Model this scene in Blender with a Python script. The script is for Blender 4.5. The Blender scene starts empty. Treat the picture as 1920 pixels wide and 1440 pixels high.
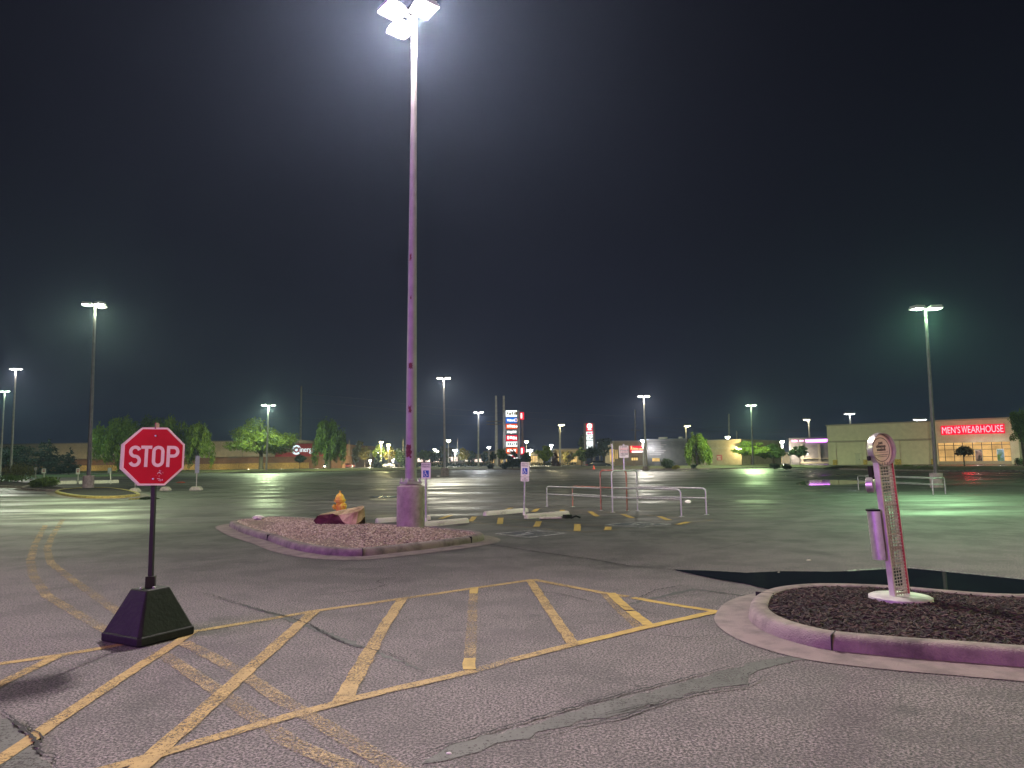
import bpy, math, random
import numpy as np
from mathutils import Vector, Matrix
random.seed(7)
PI = math.pi
S = bpy.context.scene
COL = S.collection

# ------------------------------------------------------------------ camera model (photo pixels 1920 x 1440 -> points in the place)
F, CH, ROLL = 1331.0, 1.65, .0125
PITCH = math.atan((863.5 - 720) / F)
def ray(px, py):
    u, v = px - 960, -(py - 720)
    c, s = math.cos(ROLL), math.sin(ROLL)
    a, b = u * c + v * s, -u * s + v * c
    cp, sp = math.cos(PITCH), math.sin(PITCH)
    return (a, F * cp - b * sp, F * sp + b * cp)
def G(px, py, z=0.0):
    d = ray(px, py); t = (z - CH) / d[2]
    return Vector((d[0] * t, d[1] * t, z))
def at(px, py, Y):
    d = ray(px, py); t = Y / d[1]
    return Vector((d[0] * t, Y, CH + d[2] * t))
def mpp(Y):            # metres per photo pixel at distance Y
    return Y / F

# ------------------------------------------------------------------ materials
def node(nt, t, **kw):
    n = nt.nodes.new(t)
    for k, v in kw.items():
        if k in n.inputs.keys(): n.inputs[k].default_value = v
        else: setattr(n, k, v)
    return n
def rgba(c): return (c[0], c[1], c[2], 1.0)
def mat(name, col, rough=.6, metal=0.0, var=.18, scale=6.0, bump=0.0, bscale=None, col2=None, spec=.5, coat=0.0, detail=5.0, thr=(.35, .65)):
    m = bpy.data.materials.new(name); m.use_nodes = True
    nt = m.node_tree; b = nt.nodes['Principled BSDF']
    b.inputs['Roughness'].default_value = rough; b.inputs['Metallic'].default_value = metal
    b.inputs['Specular IOR Level'].default_value = spec; b.inputs['Coat Weight'].default_value = coat
    tc = node(nt, 'ShaderNodeTexCoord')
    nz = node(nt, 'ShaderNodeTexNoise', Scale=scale, Detail=detail, Roughness=.6)
    nt.links.new(tc.outputs['Object'], nz.inputs['Vector'])
    rp = node(nt, 'ShaderNodeValToRGB')
    rp.color_ramp.elements[0].position, rp.color_ramp.elements[1].position = thr
    if col2 is None:
        c0, c1 = [x * (1 - var) for x in col], [min(1, x * (1 + var)) for x in col]
    else: c0, c1 = col2, col
    rp.color_ramp.elements[0].color, rp.color_ramp.elements[1].color = rgba(c0), rgba(c1)
    nt.links.new(nz.outputs['Fac'], rp.inputs['Fac']); nt.links.new(rp.outputs['Color'], b.inputs['Base Color'])
    if bump:
        n2 = node(nt, 'ShaderNodeTexNoise', Scale=bscale or scale * 4, Detail=4.0)
        nt.links.new(tc.outputs['Object'], n2.inputs['Vector'])
        bp = node(nt, 'ShaderNodeBump', Strength=bump, Distance=.02)
        nt.links.new(n2.outputs['Fac'], bp.inputs['Height']); nt.links.new(bp.outputs['Normal'], b.inputs['Normal'])
    return m
def emit(name, col, st, var=0.0, scale=3.0):
    m = bpy.data.materials.new(name); m.use_nodes = True
    nt = m.node_tree; nt.nodes.remove(nt.nodes['Principled BSDF'])
    e = node(nt, 'ShaderNodeEmission', Strength=st); e.inputs['Color'].default_value = rgba(col)
    nt.links.new(e.outputs[0], nt.nodes['Material Output'].inputs['Surface'])
    if var:
        tc = node(nt, 'ShaderNodeTexCoord'); nz = node(nt, 'ShaderNodeTexNoise', Scale=scale, Detail=3.0)
        nt.links.new(tc.outputs['Object'], nz.inputs['Vector'])
        rp = node(nt, 'ShaderNodeValToRGB')
        rp.color_ramp.elements[0].position, rp.color_ramp.elements[1].position = .35, .65
        rp.color_ramp.elements[0].color = rgba([x * (1 - var) for x in col]); rp.color_ramp.elements[1].color = rgba(col)
        nt.links.new(nz.outputs['Fac'], rp.inputs['Fac']); nt.links.new(rp.outputs['Color'], e.inputs['Color'])
    return m
def leaf_mat(name, dark, light):
    m = bpy.data.materials.new(name); m.use_nodes = True
    nt = m.node_tree; b = nt.nodes['Principled BSDF']
    ge = node(nt, 'ShaderNodeNewGeometry'); rp = node(nt, 'ShaderNodeValToRGB')
    rp.color_ramp.elements[0].color, rp.color_ramp.elements[1].color = rgba(dark), rgba(light)
    nt.links.new(ge.outputs['Random Per Island'], rp.inputs['Fac']); nt.links.new(rp.outputs['Color'], b.inputs['Base Color'])
    b.inputs['Roughness'].default_value = .55
    tr = node(nt, 'ShaderNodeBsdfTranslucent'); nt.links.new(rp.outputs['Color'], tr.inputs['Color'])
    mx = node(nt, 'ShaderNodeMixShader', Fac=.35)
    nt.links.new(b.outputs[0], mx.inputs[1]); nt.links.new(tr.outputs[0], mx.inputs[2])
    nt.links.new(mx.outputs[0], nt.nodes['Material Output'].inputs['Surface'])
    return m
def paint_mat(name, col, wear, scale=28.0):
    """road paint with worn-through holes (the asphalt shows through)"""
    m = bpy.data.materials.new(name); m.use_nodes = True
    nt = m.node_tree; b = nt.nodes['Principled BSDF']; b.inputs['Roughness'].default_value = .75
    tc = node(nt, 'ShaderNodeTexCoord')
    n1 = node(nt, 'ShaderNodeTexNoise', Scale=scale * 2.2, Detail=6.0, Roughness=.7)
    n2 = node(nt, 'ShaderNodeTexNoise', Scale=2.1, Detail=3.0)
    n3 = node(nt, 'ShaderNodeTexNoise', Scale=scale * .35, Detail=4.0)
    for n in (n1, n2, n3): nt.links.new(tc.outputs['Object'], n.inputs['Vector'])
    rp = node(nt, 'ShaderNodeValToRGB')
    rp.color_ramp.elements[0].color, rp.color_ramp.elements[1].color = rgba([x * .72 for x in col]), rgba(col)
    rp.color_ramp.elements[0].position, rp.color_ramp.elements[1].position = .35, .6
    nt.links.new(n3.outputs['Fac'], rp.inputs['Fac']); nt.links.new(rp.outputs['Color'], b.inputs['Base Color'])
    a = node(nt, 'ShaderNodeMath', operation='MULTIPLY_ADD'); a.inputs[1].default_value = .35
    nt.links.new(n2.outputs['Fac'], a.inputs[0]); nt.links.new(n1.outputs['Fac'], a.inputs[2])
    r2 = node(nt, 'ShaderNodeMapRange'); r2.inputs['From Min'].default_value = wear - .07; r2.inputs['From Max'].default_value = wear + .07
    nt.links.new(a.outputs[0], r2.inputs['Value'])
    tr = node(nt, 'ShaderNodeBsdfTransparent'); mx = node(nt, 'ShaderNodeMixShader')
    nt.links.new(r2.outputs[0], mx.inputs['Fac']); nt.links.new(tr.outputs[0], mx.inputs[1]); nt.links.new(b.outputs[0], mx.inputs[2])
    nt.links.new(mx.outputs[0], nt.nodes['Material Output'].inputs['Surface'])
    return m

def asphalt_mat():
    m = bpy.data.materials.new('asphalt'); m.use_nodes = True
    nt = m.node_tree; L = nt.links.new; b = nt.nodes['Principled BSDF']
    tc = node(nt, 'ShaderNodeTexCoord'); O = tc.outputs['Object']
    def noise(sc, det=4.0, ro=.55, vec=None):
        n = node(nt, 'ShaderNodeTexNoise', Scale=sc, Detail=det, Roughness=ro); L(vec or O, n.inputs['Vector']); return n.outputs['Fac']
    def rng(v, a, b_, c=0.0, d=1.0):
        n = node(nt, 'ShaderNodeMapRange'); n.interpolation_type = 'SMOOTHSTEP'
        for k, x in zip(('From Min', 'From Max', 'To Min', 'To Max'), (a, b_, c, d)): n.inputs[k].default_value = x
        L(v, n.inputs['Value']); return n.outputs[0]
    def mth(op, x, y):
        n = node(nt, 'ShaderNodeMath', operation=op)
        for i, v in enumerate((x, y)):
            if isinstance(v, (int, float)): n.inputs[i].default_value = v
            else: L(v, n.inputs[i])
        return n.outputs[0]
    def mixc(f, c0, c1):
        n = node(nt, 'ShaderNodeMix', data_type='RGBA')
        L(f, n.inputs[0]) if not isinstance(f, float) else None
        for i, c in ((6, c0), (7, c1)):
            if isinstance(c, tuple): n.inputs[i].default_value = rgba(c)
            else: L(c, n.inputs[i])
        return n.outputs[2]
    sx = node(nt, 'ShaderNodeSeparateXYZ'); L(O, sx.inputs[0])
    Y = sx.outputs['Y']
    vor = node(nt, 'ShaderNodeTexVoronoi', Scale=52.0); L(O, vor.inputs['Vector'])
    stone = rng(vor.outputs['Distance'], .1, .75)
    big, mid, fine = noise(.16, 3.0), noise(1.1, 5.0, .65), noise(54.0, 4.0, .8)
    far = rng(Y, 9.0, 17.0)                              # newer seal coat beyond the first island
    seam = mth('MULTIPLY', far, rng(big, .3, .6, .75, 1.0))
    # worn, pale aggregate near the store front
    c_near = mixc(rng(fine, .42, .58), (.022, .019, .021), (.34, .282, .29))
    c_near = mixc(mth('MULTIPLY', stone, .45), c_near, (.035, .033, .036))
    c_near = mixc(rng(mid, .42, .62, 0.0, .42), c_near, (.06, .054, .057))
    c_far = mixc(rng(fine, .34, .66), (.042, .042, .04), (.125, .122, .112))
    c_far = mixc(rng(mid, .42, .6, 0.0, .75), c_far, (.036, .036, .035))
    col = mixc(seam, c_near, c_far)
    col = mixc(rng(noise(.5, 6.0, .7), .53, .68, 0.0, .62), col, (.03, .03, .031))     # oil and tyre stains
    L(col, b.inputs['Base Color'])
    # standing film of rain: smoother in patches, more of it in the low middle of the lot
    st = node(nt, 'ShaderNodeMapping'); st.inputs['Scale'].default_value = (.35, 1.0, 1.0); L(O, st.inputs['Vector'])
    wet = mth('MULTIPLY', rng(Y, 11.0, 26.0), rng(noise(.42, 5.0, .6, st.outputs[0]), .36, .62))
    low = mth('MULTIPLY', rng(sx.outputs['X'], 16.0, 28.0), rng(Y, 32.0, 46.0))
    L(mth('SUBTRACT', mth('SUBTRACT', .78, mth('MULTIPLY', low, .18)), mth('MULTIPLY', wet, .40)), b.inputs['Roughness'])
    b.inputs['Specular IOR Level'].default_value = .42
    h1 = mth('MULTIPLY', mth('ADD', fine, mth('MULTIPLY', stone, -.8)), rng(Y, 6.0, 22.0, 1.0, .12))
    h2 = mth('MULTIPLY', noise(2.6, 5.0, .7), 2.2)
    bp = node(nt, 'ShaderNodeBump', Strength=.55, Distance=.012); L(mth('ADD', h1, h2), bp.inputs['Height'])
    L(bp.outputs['Normal'], b.inputs['Normal'])
    return m

M = {}
M['asphalt'] = asphalt_mat()
M['concrete'] = mat('kerb concrete', (.27, .22, .20), .85, col2=(.11, .088, .085), scale=3.5, bump=.7, bscale=70, detail=9.0, thr=(.32, .56))
M['pan'] = mat('gutter concrete', (.23, .185, .17), .85, col2=(.13, .108, .10), thr=(.3, .55), detail=9.0, scale=4, bump=.5, bscale=70)
M['pier'] = mat('pier concrete', (.36, .30, .28), .85, var=.22, scale=5, bump=.4, bscale=40)
M['yellowkerb'] = mat('kerb paint yellow', (.42, .34, .08), .7, var=.3, scale=6)
M['soil'] = mat('soil', (.025, .017, .014), .95, var=.3, scale=20, bump=1.0)
M['gravelbed'] = mat('gravel bed', (.26, .19, .15), .9, var=.3, scale=40, bump=1.0)
M['stone'] = mat('boulder stone', (.66, .52, .29), .85, col2=(.34, .23, .12), scale=3.2, bump=.8, bscale=9, thr=(.4, .58))
M['shadedface'] = mat('boulder shaded face', (.10, .022, .028), .8, var=.35, scale=6, bump=.8, bscale=14)  # front face coloured dark for its shade from the lamp
M['hydrant'] = mat('hydrant paint', (.85, .52, .06), .5, col2=(.70, .35, .06), scale=5, thr=(.3, .55))
M['pole'] = mat('pole paint', (.36, .32, .33), .5, var=.12, scale=3, bump=.1)
M['darkpole'] = mat('dark pole paint', (.10, .09, .09), .5, var=.2, scale=3)
M['palepole'] = mat('weathered pole', (.55, .52, .46), .55, var=.15, scale=2)
M['primer'] = mat('red primer', (.16, .035, .05), .8, var=.3, scale=20)
M['head'] = mat('lamp housing', (.42, .40, .38), .5, var=.1)
M['galv'] = mat('galvanised steel', (.52, .52, .52), .42, metal=.65, var=.15, scale=14)
M['rust'] = mat('rusty steel', (.30, .085, .05), .7, metal=.2, col2=(.26, .18, .15), scale=9)
M['black'] = mat('black rubber', (.013, .012, .012), .6, spec=.3, col2=(.0055, .005, .006), scale=7, bump=.25, thr=(.5, .72), detail=8.0)
M['blackmetal'] = mat('black steel', (.012, .009, .009), .5, spec=.25, var=.2, scale=10)
M['signred'] = mat('sign red', (.52, .003, .018), .55, col2=(.44, .002, .014), scale=4, spec=.15)
M['signwhite'] = mat('sign white', (.78, .74, .70), .45, var=.06)
M['oldwhite'] = mat('aged sign white', (.80, .70, .52), .55, var=.08, spec=.2)  # white tinted warm to offset the violet light on the sign
M['signink'] = mat('sign ink', (.06, .06, .07), .5)
M['signblue'] = mat('sign blue', (.012, .06, .42), .45, var=.1)
M['signredink'] = mat('sign red ink', (.45, .10, .10), .5)
M['alu'] = mat('brushed aluminium', (.66, .64, .62), .34, metal=.8, var=.1, scale=12)
M['lattice'] = mat('lattice steel', (.40, .37, .34), .5, metal=.3, var=.15, scale=20)
M['railpink'] = mat('side rail enamel', (.62, .56, .55), .35, metal=.25, var=.08, scale=9)
M['rail_redlight'] = mat('side rail red light', (.46, .08, .09), .4, metal=.1, var=.15, scale=9)  # red light on the right rail, put into the colour
M['baseplate'] = mat('base plate', (.52, .50, .47), .55, metal=.2, var=.2, scale=7)
M['cream'] = mat('sign face cream', (.74, .67, .56), .5, var=.06)
M['wheelstop'] = mat('wheel stop paint', (.66, .61, .54), .75, var=.2, scale=5, bump=.3, col2=(.42, .38, .33), thr=(.3, .5))
M['portbase'] = mat('block paint', (.60, .57, .44), .75, var=.2, scale=4, bump=.3)
M['grass'] = mat('grass', (.06, .105, .03), .9, var=.45, scale=1.3, bump=.8, bscale=6)
M['drygrass'] = mat('dry turf', (.10, .095, .035), .9, var=.4, scale=.8, bump=.6, bscale=6)
M['road'] = mat('road', (.07, .066, .06), .6, var=.25, scale=.5)
M['beige'] = mat('beige render', (.58, .50, .34), .85, var=.10, scale=.8)
M['brown'] = mat('brown render', (.22, .115, .06), .85, var=.14, scale=.9)
M['stonebase'] = mat('stone base', (.46, .32, .09), .85, var=.4, scale=5.0)
M['redpanel'] = mat('red cladding', (.38, .025, .03), .6, var=.12, scale=2)
M['mwwall'] = mat('store render', (.62, .56, .44), .85, var=.07, scale=1.2)
M['mwtrim'] = mat('store trim', (.38, .33, .27), .8, var=.08)
M['tanwall'] = mat('tan block wall', (.37, .31, .20), .85, var=.14, scale=1.1)
M['darkwall'] = mat('dark wall', (.055, .05, .045), .8, var=.3, scale=1.0)
M['greywall'] = mat('grey wall', (.20, .18, .18), .8, var=.15, scale=1.0)
M['roof'] = mat('roof membrane', (.10, .095, .09), .8, var=.2)
M['shopwall'] = mat('shop wall', (.52, .40, .20), .85, var=.2, scale=.8)
M['door'] = mat('steel door', (.50, .47, .38), .6, var=.06)
M['mullion'] = mat('mullion', (.10, .07, .045), .5)
M['bark'] = mat('bark', (.10, .075, .055), .9, var=.35, scale=6, bump=.8)
M['wood'] = mat('utility pole wood', (.20, .17, .14), .85, var=.25, scale=3)
M['cable'] = mat('cable', (.16, .16, .16), .6)
M['water'] = mat('rain water', (.004, .004, .004), .03, var=.2)
M['crack'] = mat('crack filler', (.012, .011, .012), .9, var=.4, scale=12)
M['patch'] = mat('asphalt patch', (.12, .118, .11), .8, col2=(.045, .045, .044), scale=26, detail=8.0, bump=.9, bscale=110, thr=(.34, .62))
M['patch'] = paint_mat('asphalt patch', (.088, .088, .082), .57, 18)
M['seal'] = mat('crack sealer', (.045, .048, .046), .7, var=.3, scale=14)
M['yellow'] = paint_mat('yellow road paint', (.39, .262, .09), .60)
M['yellowfresh'] = paint_mat('fresh yellow road paint', (.45, .305, .065), .48)
M['ghost'] = paint_mat('worn yellow road paint', (.38, .27, .13), .705, 30)
M['whitepaint'] = paint_mat('white road paint', (.52, .52, .50), .68, 20)
M['carred'] = mat('car paint dark red', (.20, .02, .02), .25, coat=.5, var=.05)
M['cardark'] = mat('car paint dark', (.03, .032, .04), .25, coat=.5, var=.05)
M['carwhite'] = mat('car paint white', (.60, .58, .55), .25, coat=.5, var=.05)
M['carglass'] = mat('car glass', (.015, .018, .02), .08, var=.05)
M['tyre'] = mat('tyre', (.015, .015, .015), .8)
M['cone'] = mat('cone orange', (.70, .08, .04), .6)
for k, c, st in (('lens_white', (1, .97, .92), 60), ('lens_green', (.78, 1, .84), 45), ('lens_warm', (1, .93, .72), 45), ('lens_sodium', (1, .80, .36), 30), ('lens_yellow', (1, .9, .5), 35), ('lens_cool', (.85, .93, 1), 35)):
    M[k] = emit(k, c, st)
M['window'] = emit('lit shop window', (1.0, .58, .20), .95, var=.45, scale=.45)
M['windowdim'] = emit('dim shop window', (1.0, .66, .22), 1.2, var=.6, scale=.4)
M['windowpink'] = emit('far shop window', (1.0, .80, .66), 2.2, var=.5, scale=.3)
M['neonred'] = emit('red sign box', (1.0, .002, .04), 1.15)
M['neonletter'] = emit('red sign letters', (1.0, .40, .46), 1.7)
M['neonpurple'] = emit('purple neon', (.75, .22, 1.0), 5.0)
M['neonpink'] = emit('pink neon', (1.0, .35, .62), 5.0)
M['signlit'] = emit('white backlit letters', (.80, .97, 1.0), 1.25)
for k, c, st in (('box_white', (.93, 1, .95), 1.6), ('box_blue', (.01, .17, .75), 1.1), ('box_orange', (.90, .12, .02), 1.1), ('box_red', (.85, .015, .04), 1.2), ('box_pink', (.9, .02, .22), 1.2), ('box_ink', (.30, .20, .05), .5), ('box_grey', (.35, .42, .42), .7), ('box_letter', (1, .98, .93), 2.4), ('box_gold', (1, .62, .25), 2.0), ('head_light', (1, .86, .70), 30)):
    M[k] = emit(k, c, st)

# ------------------------------------------------------------------ mesh building
class MB:
    def __init__(s): s.v, s.f = [], []
    def add(s, vs, fs):
        o = len(s.v); s.v += [tuple(x) for x in vs]; s.f += [tuple(i + o for i in q) for q in fs]; return s
    def box(s, c, d, rz=0.0, taper=1.0):
        x, y, z = d[0] / 2, d[1] / 2, d[2] / 2; vs = []
        for k, t in ((-z, 1.0), (z, taper)):
            for a, b in ((-x, -y), (x, -y), (x, y), (-x, y)):
                a, b = a * t, b * t
                vs.append((c[0] + a * math.cos(rz) - b * math.sin(rz), c[1] + a * math.sin(rz) + b * math.cos(rz), c[2] + k))
        return s.add(vs, [(3, 2, 1, 0), (4, 5, 6, 7), (0, 1, 5, 4), (1, 2, 6, 5), (2, 3, 7, 6), (3, 0, 4, 7)])
    def tube(s, pts, r, seg=10, caps=True):
        pts = [Vector(p) for p in pts]; n = len(pts)
        rs = r if isinstance(r, (list, tuple)) else [r] * n
        vs, fs = [], []; up = None
        for i, p in enumerate(pts):
            t = (pts[min(i + 1, n - 1)] - pts[max(i - 1, 0)]).normalized()
            if up is None: up = t.orthogonal().normalized()
            up = (up - t * up.dot(t)).normalized(); w = t.cross(up)
            for k in range(seg):
                a = 2 * PI * k / seg; vs.append(p + (up * math.cos(a) + w * math.sin(a)) * rs[i])
        for i in range(n - 1):
            for k in range(seg):
                k2 = (k + 1) % seg
                fs.append((i * seg + k, i * seg + k2, (i + 1) * seg + k2, (i + 1) * seg + k))
        if caps:
            fs.append(tuple(reversed(range(seg)))); fs.append(tuple((n - 1) * seg + k for k in range(seg)))
        return s.add(vs, fs)
    def lathe(s, prof, c=(0, 0, 0), seg=24, sx=1.0, sy=1.0):
        vs, fs = [], []
        for r, z in prof:
            for k in range(seg):
                a = 2 * PI * k / seg; vs.append((c[0] + r * math.cos(a) * sx, c[1] + r * math.sin(a) * sy, c[2] + z))
        for i in range(len(prof) - 1):
            for k in range(seg):
                k2 = (k + 1) % seg; fs.append((i * seg + k, i * seg + k2, (i + 1) * seg + k2, (i + 1) * seg + k))
        fs.append(tuple(reversed(range(seg)))); fs.append(tuple((len(prof) - 1) * seg + k for k in range(seg)))
        return s.add(vs, fs)
    def prism(s, poly, z0, z1, fn=None):
        n = len(poly); fn = fn or (lambda x, y, z: (x, y, z))
        vs = [fn(x, y, z0) for x, y in poly] + [fn(x, y, z1) for x, y in poly]
        fs = [tuple(reversed(range(n))), tuple(range(n, 2 * n))] + [(i, (i + 1) % n, (i + 1) % n + n, i + n) for i in range(n)]
        return s.add(vs, fs)
    def build(s, name, m, parent=None, smooth=False, bevel=0.0, xf=None):
        me = bpy.data.meshes.new(name); vs = s.v
        if xf is not None: vs = [tuple(xf @ Vector(v)) for v in vs]
        me.from_pydata(vs, [], s.f); me.update()
        return link(name, me, m, parent, smooth, bevel)
def link(name, me, m, parent=None, smooth=False, bevel=0.0):
    if m is not None: me.materials.clear(); me.materials.append(M[m] if isinstance(m, str) else m)
    o = bpy.data.objects.new(name, me); COL.objects.link(o)
    if parent is not None: o.parent = parent
    if smooth: me.polygons.foreach_set('use_smooth', [True] * len(me.polygons))
    if bevel:
        b = o.modifiers.new('edge', 'BEVEL'); b.width = bevel; b.segments = 2; b.limit_method = 'ANGLE'; b.angle_limit = .7
    if smooth:
        try:
            e = o.modifiers.new('split', 'EDGE_SPLIT'); e.split_angle = .75
        except Exception: pass
    return o
def thing(name, label, cat, loc=(0, 0, 0), rz=0.0, group=None):
    o = bpy.data.objects.new(name, None); COL.objects.link(o); o.empty_display_size = .2
    o.location = loc; o.rotation_euler = (0, 0, rz)
    return tag(o, label, cat, group)
def tag(o, label, cat, group=None):
    o['label'] = label; o['category'] = cat
    if group: o['group'] = group
    return o
def struct(o, label=None, kind='structure'):
    o['kind'] = kind
    if label: o['label'] = label
    return o
def copy_tree(root, loc, rz, label, group=None):
    r = root.copy(); COL.objects.link(r); r.location = loc; r.rotation_euler = (0, 0, rz); r['label'] = label
    if group: r['group'] = group
    for ch in list(root.children):
        c = ch.copy(); COL.objects.link(c); c.parent = r
        for g in list(ch.children):
            d = g.copy(); COL.objects.link(d); d.parent = c
    return r
def text_mesh(txt, size, depth=.004, bold=0.0, spacing=1.0, sx=1.0):
    c = bpy.data.curves.new('t', 'FONT'); c.body = txt; c.size = size; c.extrude = depth; c.offset = bold
    c.align_x = 'CENTER'; c.align_y = 'CENTER'; c.space_character = spacing; c.resolution_u = 3
    o = bpy.data.objects.new('t', c); COL.objects.link(o)
    dg = bpy.context.evaluated_depsgraph_get()
    me = bpy.data.meshes.new_from_object(o.evaluated_get(dg))
    bpy.data.objects.remove(o); bpy.data.curves.remove(c)
    me.transform(Matrix.Diagonal((sx, 1, 1, 1)))
    return me
def facing(n_az):      # local XY plane of a text/sign -> vertical plane whose normal has azimuth n_az (0 = towards -Y, positive to +X)
    return Matrix.Rotation(n_az, 4, 'Z') @ Matrix.Rotation(PI / 2, 4, 'X')
def light(name, loc, power, col, radius=.15, parent=None, kind='POINT', spot=None):
    l = bpy.data.lights.new(name, kind); l.energy = power; l.color = col; l.shadow_soft_size = radius
    if kind == 'SPOT': l.spot_size = spot; l.spot_blend = .6
    o = bpy.data.objects.new(name, l); COL.objects.link(o); o.location = loc
    if parent is not None: o.parent = parent
    if name == 'lamp_light':        # area luminaire: strongest 45-65 degrees off nadir, little light upwards
        l.use_nodes = True; nt = l.node_tree; em = nt.nodes['Emission']
        tc = node(nt, 'ShaderNodeTexCoord'); sp = node(nt, 'ShaderNodeSeparateXYZ'); nt.links.new(tc.outputs['Normal'], sp.inputs[0])
        mr = node(nt, 'ShaderNodeMapRange'); mr.inputs['From Min'].default_value = -1; mr.inputs['From Max'].default_value = 1
        nt.links.new(sp.outputs['Z'], mr.inputs['Value'])
        rp = node(nt, 'ShaderNodeValToRGB'); e = rp.color_ramp.elements
        e[0].position, e[0].color = 0.0, (.10, .10, .10, 1); e[1].position, e[1].color = .75, (.22, .22, .22, 1)
        for p, v in ((.05, .16), (.15, .82), (.25, 1.0), (.36, .75), (.46, .38), (.52, .28)): x = e.new(p); x.color = (v, v, v, 1)
        nt.links.new(mr.outputs[0], rp.inputs['Fac']); nt.links.new(rp.outputs['Color'], em.inputs['Strength'])
    return o
def spline(pts, n=8, closed=True):
    out = []; N = len(pts); P = [Vector(p) for p in pts]
    rg = range(N) if closed else range(N - 1)
    for i in rg:
        g = (lambda k: P[k % N]) if closed else (lambda k: P[max(0, min(N - 1, k))])
        p0, p1, p2, p3 = g(i - 1), g(i), g(i + 1), g(i + 2)
        for k in range(n):
            t = k / n
            out.append(.5 * ((2 * p1) + (p2 - p0) * t + (2 * p0 - 5 * p1 + 4 * p2 - p3) * t * t + (3 * p1 - p0 - 3 * p2 + p3) * t ** 3))
    if not closed: out.append(P[-1])
    return out
def offset_loop(pts, d):   # outward for a counter-clockwise loop when d > 0
    N = len(pts); out = []
    for i in range(N):
        t = (pts[(i + 1) % N] - pts[i - 1]); t.z = 0; t.normalize()
        out.append(Vector((pts[i].x + t.y * d, pts[i].y - t.x * d, pts[i].z)))
    return out
def ccw(pts):
    a = sum(p.x * q.y - q.x * p.y for p, q in zip(pts, pts[1:] + pts[:1]))
    return pts if a > 0 else pts[::-1]
def ribbon(pts, w, z, name, m, jitter=0.0, taper=False, step=.12):
    """flat strip along a polyline on the ground"""
    P = [Vector((p[0], p[1], 0)) for p in pts]; Q = [P[0]]
    for a, b in zip(P, P[1:]):
        n = max(1, int((b - a).length / step))
        Q += [a.lerp(b, (k + 1) / n) for k in range(n)]
    mb = MB(); vs = []; n = len(Q)
    for i, p in enumerate(Q):
        t = (Q[min(i + 1, n - 1)] - Q[max(i - 1, 0)]).normalized(); nrm = Vector((-t.y, t.x, 0))
        ww = w / 2
        if taper: ww *= max(.12, min(1, 4 * i / n, 4 * (n - 1 - i) / n)) * random.uniform(.35, 1.6)
        off = nrm * random.uniform(-jitter, jitter) if (jitter and 0 < i < n - 1) else Vector((0, 0, 0))
        for s_ in (1, -1):
            q = p + off + nrm * (ww * s_ + random.uniform(-1, 1) * (w * .05)); vs.append((q.x, q.y, z))
    mb.add(vs, [(2 * i, 2 * i + 1, 2 * i + 3, 2 * i + 2) for i in range(n - 1)])
    return mb.build(name, m)
def sheet(poly, z, name, m, rough_edge=0.0):
    pts = [Vector((p[0], p[1], 0)) for p in poly]
    if rough_edge:
        Q = []
        for a, b in zip(pts, pts[1:] + pts[:1]):
            n = max(1, int((b - a).length / (rough_edge * 2.5)))
            for k in range(n):
                q = a.lerp(b, k / n); Q.append(q + Vector((random.uniform(-1, 1), random.uniform(-1, 1), 0)) * rough_edge)
        pts = Q
    mb = MB(); mb.add([(p.x, p.y, z) for p in pts], [tuple(range(len(pts)))])
    return mb.build(name, m)
def np_mesh(name, verts, nface, per, m, parent=None):
    me = bpy.data.meshes.new(name); nv = len(verts)
    me.vertices.add(nv); me.vertices.foreach_set('co', verts.astype(np.float32).ravel())
    return me

# ------------------------------------------------------------------ camera, world, air
cam = bpy.data.cameras.new('camera'); co = bpy.data.objects.new('camera', cam); COL.objects.link(co); S.camera = co
cam.sensor_width = 36; cam.sensor_fit = 'HORIZONTAL'; cam.lens = F / 1920 * 36; cam.clip_end = 4000; cam.clip_start = .05
cp, sp, cr, sr = math.cos(PITCH), math.sin(PITCH), math.cos(ROLL), math.sin(ROLL)
r_, u_, f_ = Vector((1, 0, 0)), Vector((0, -sp, cp)), Vector((0, cp, sp))
R, U = r_ * cr - u_ * sr, r_ * sr + u_ * cr
mw = Matrix((R, U, -f_)).transposed().to_4x4(); mw.translation = (0, 0, CH); co.matrix_world = mw

w = bpy.data.worlds.new('World'); S.world = w; w.use_nodes = True
nt = w.node_tree; bg = nt.nodes['Background']; bg.inputs['Strength'].default_value = .88
tc = node(nt, 'ShaderNodeTexCoord'); sx = node(nt, 'ShaderNodeSeparateXYZ'); nt.links.new(tc.outputs['Generated'], sx.inputs[0])
nz = node(nt, 'ShaderNodeTexNoise', Scale=2.2, Detail=3.0); nt.links.new(tc.outputs['Generated'], nz.inputs['Vector'])
ma = node(nt, 'ShaderNodeMath', operation='MULTIPLY_ADD'); ma.inputs[1].default_value = .22; nt.links.new(nz.outputs['Fac'], ma.inputs[0]); nt.links.new(sx.outputs['Z'], ma.inputs[2])
rp = node(nt, 'ShaderNodeValToRGB'); e = rp.color_ramp.elements
e[0].position, e[0].color = .08, (.0120, .0165, .0350, 1); e[1].position, e[1].color = .75, (.0024, .0024, .0050, 1)
x = e.new(.22); x.color = (.0085, .0097, .0205, 1)
x = e.new(.42); x.color = (.0050, .0054, .0112, 1)
nt.links.new(ma.outputs[0], rp.inputs['Fac']); nt.links.new(rp.outputs['Color'], bg.inputs['Color'])

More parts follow.
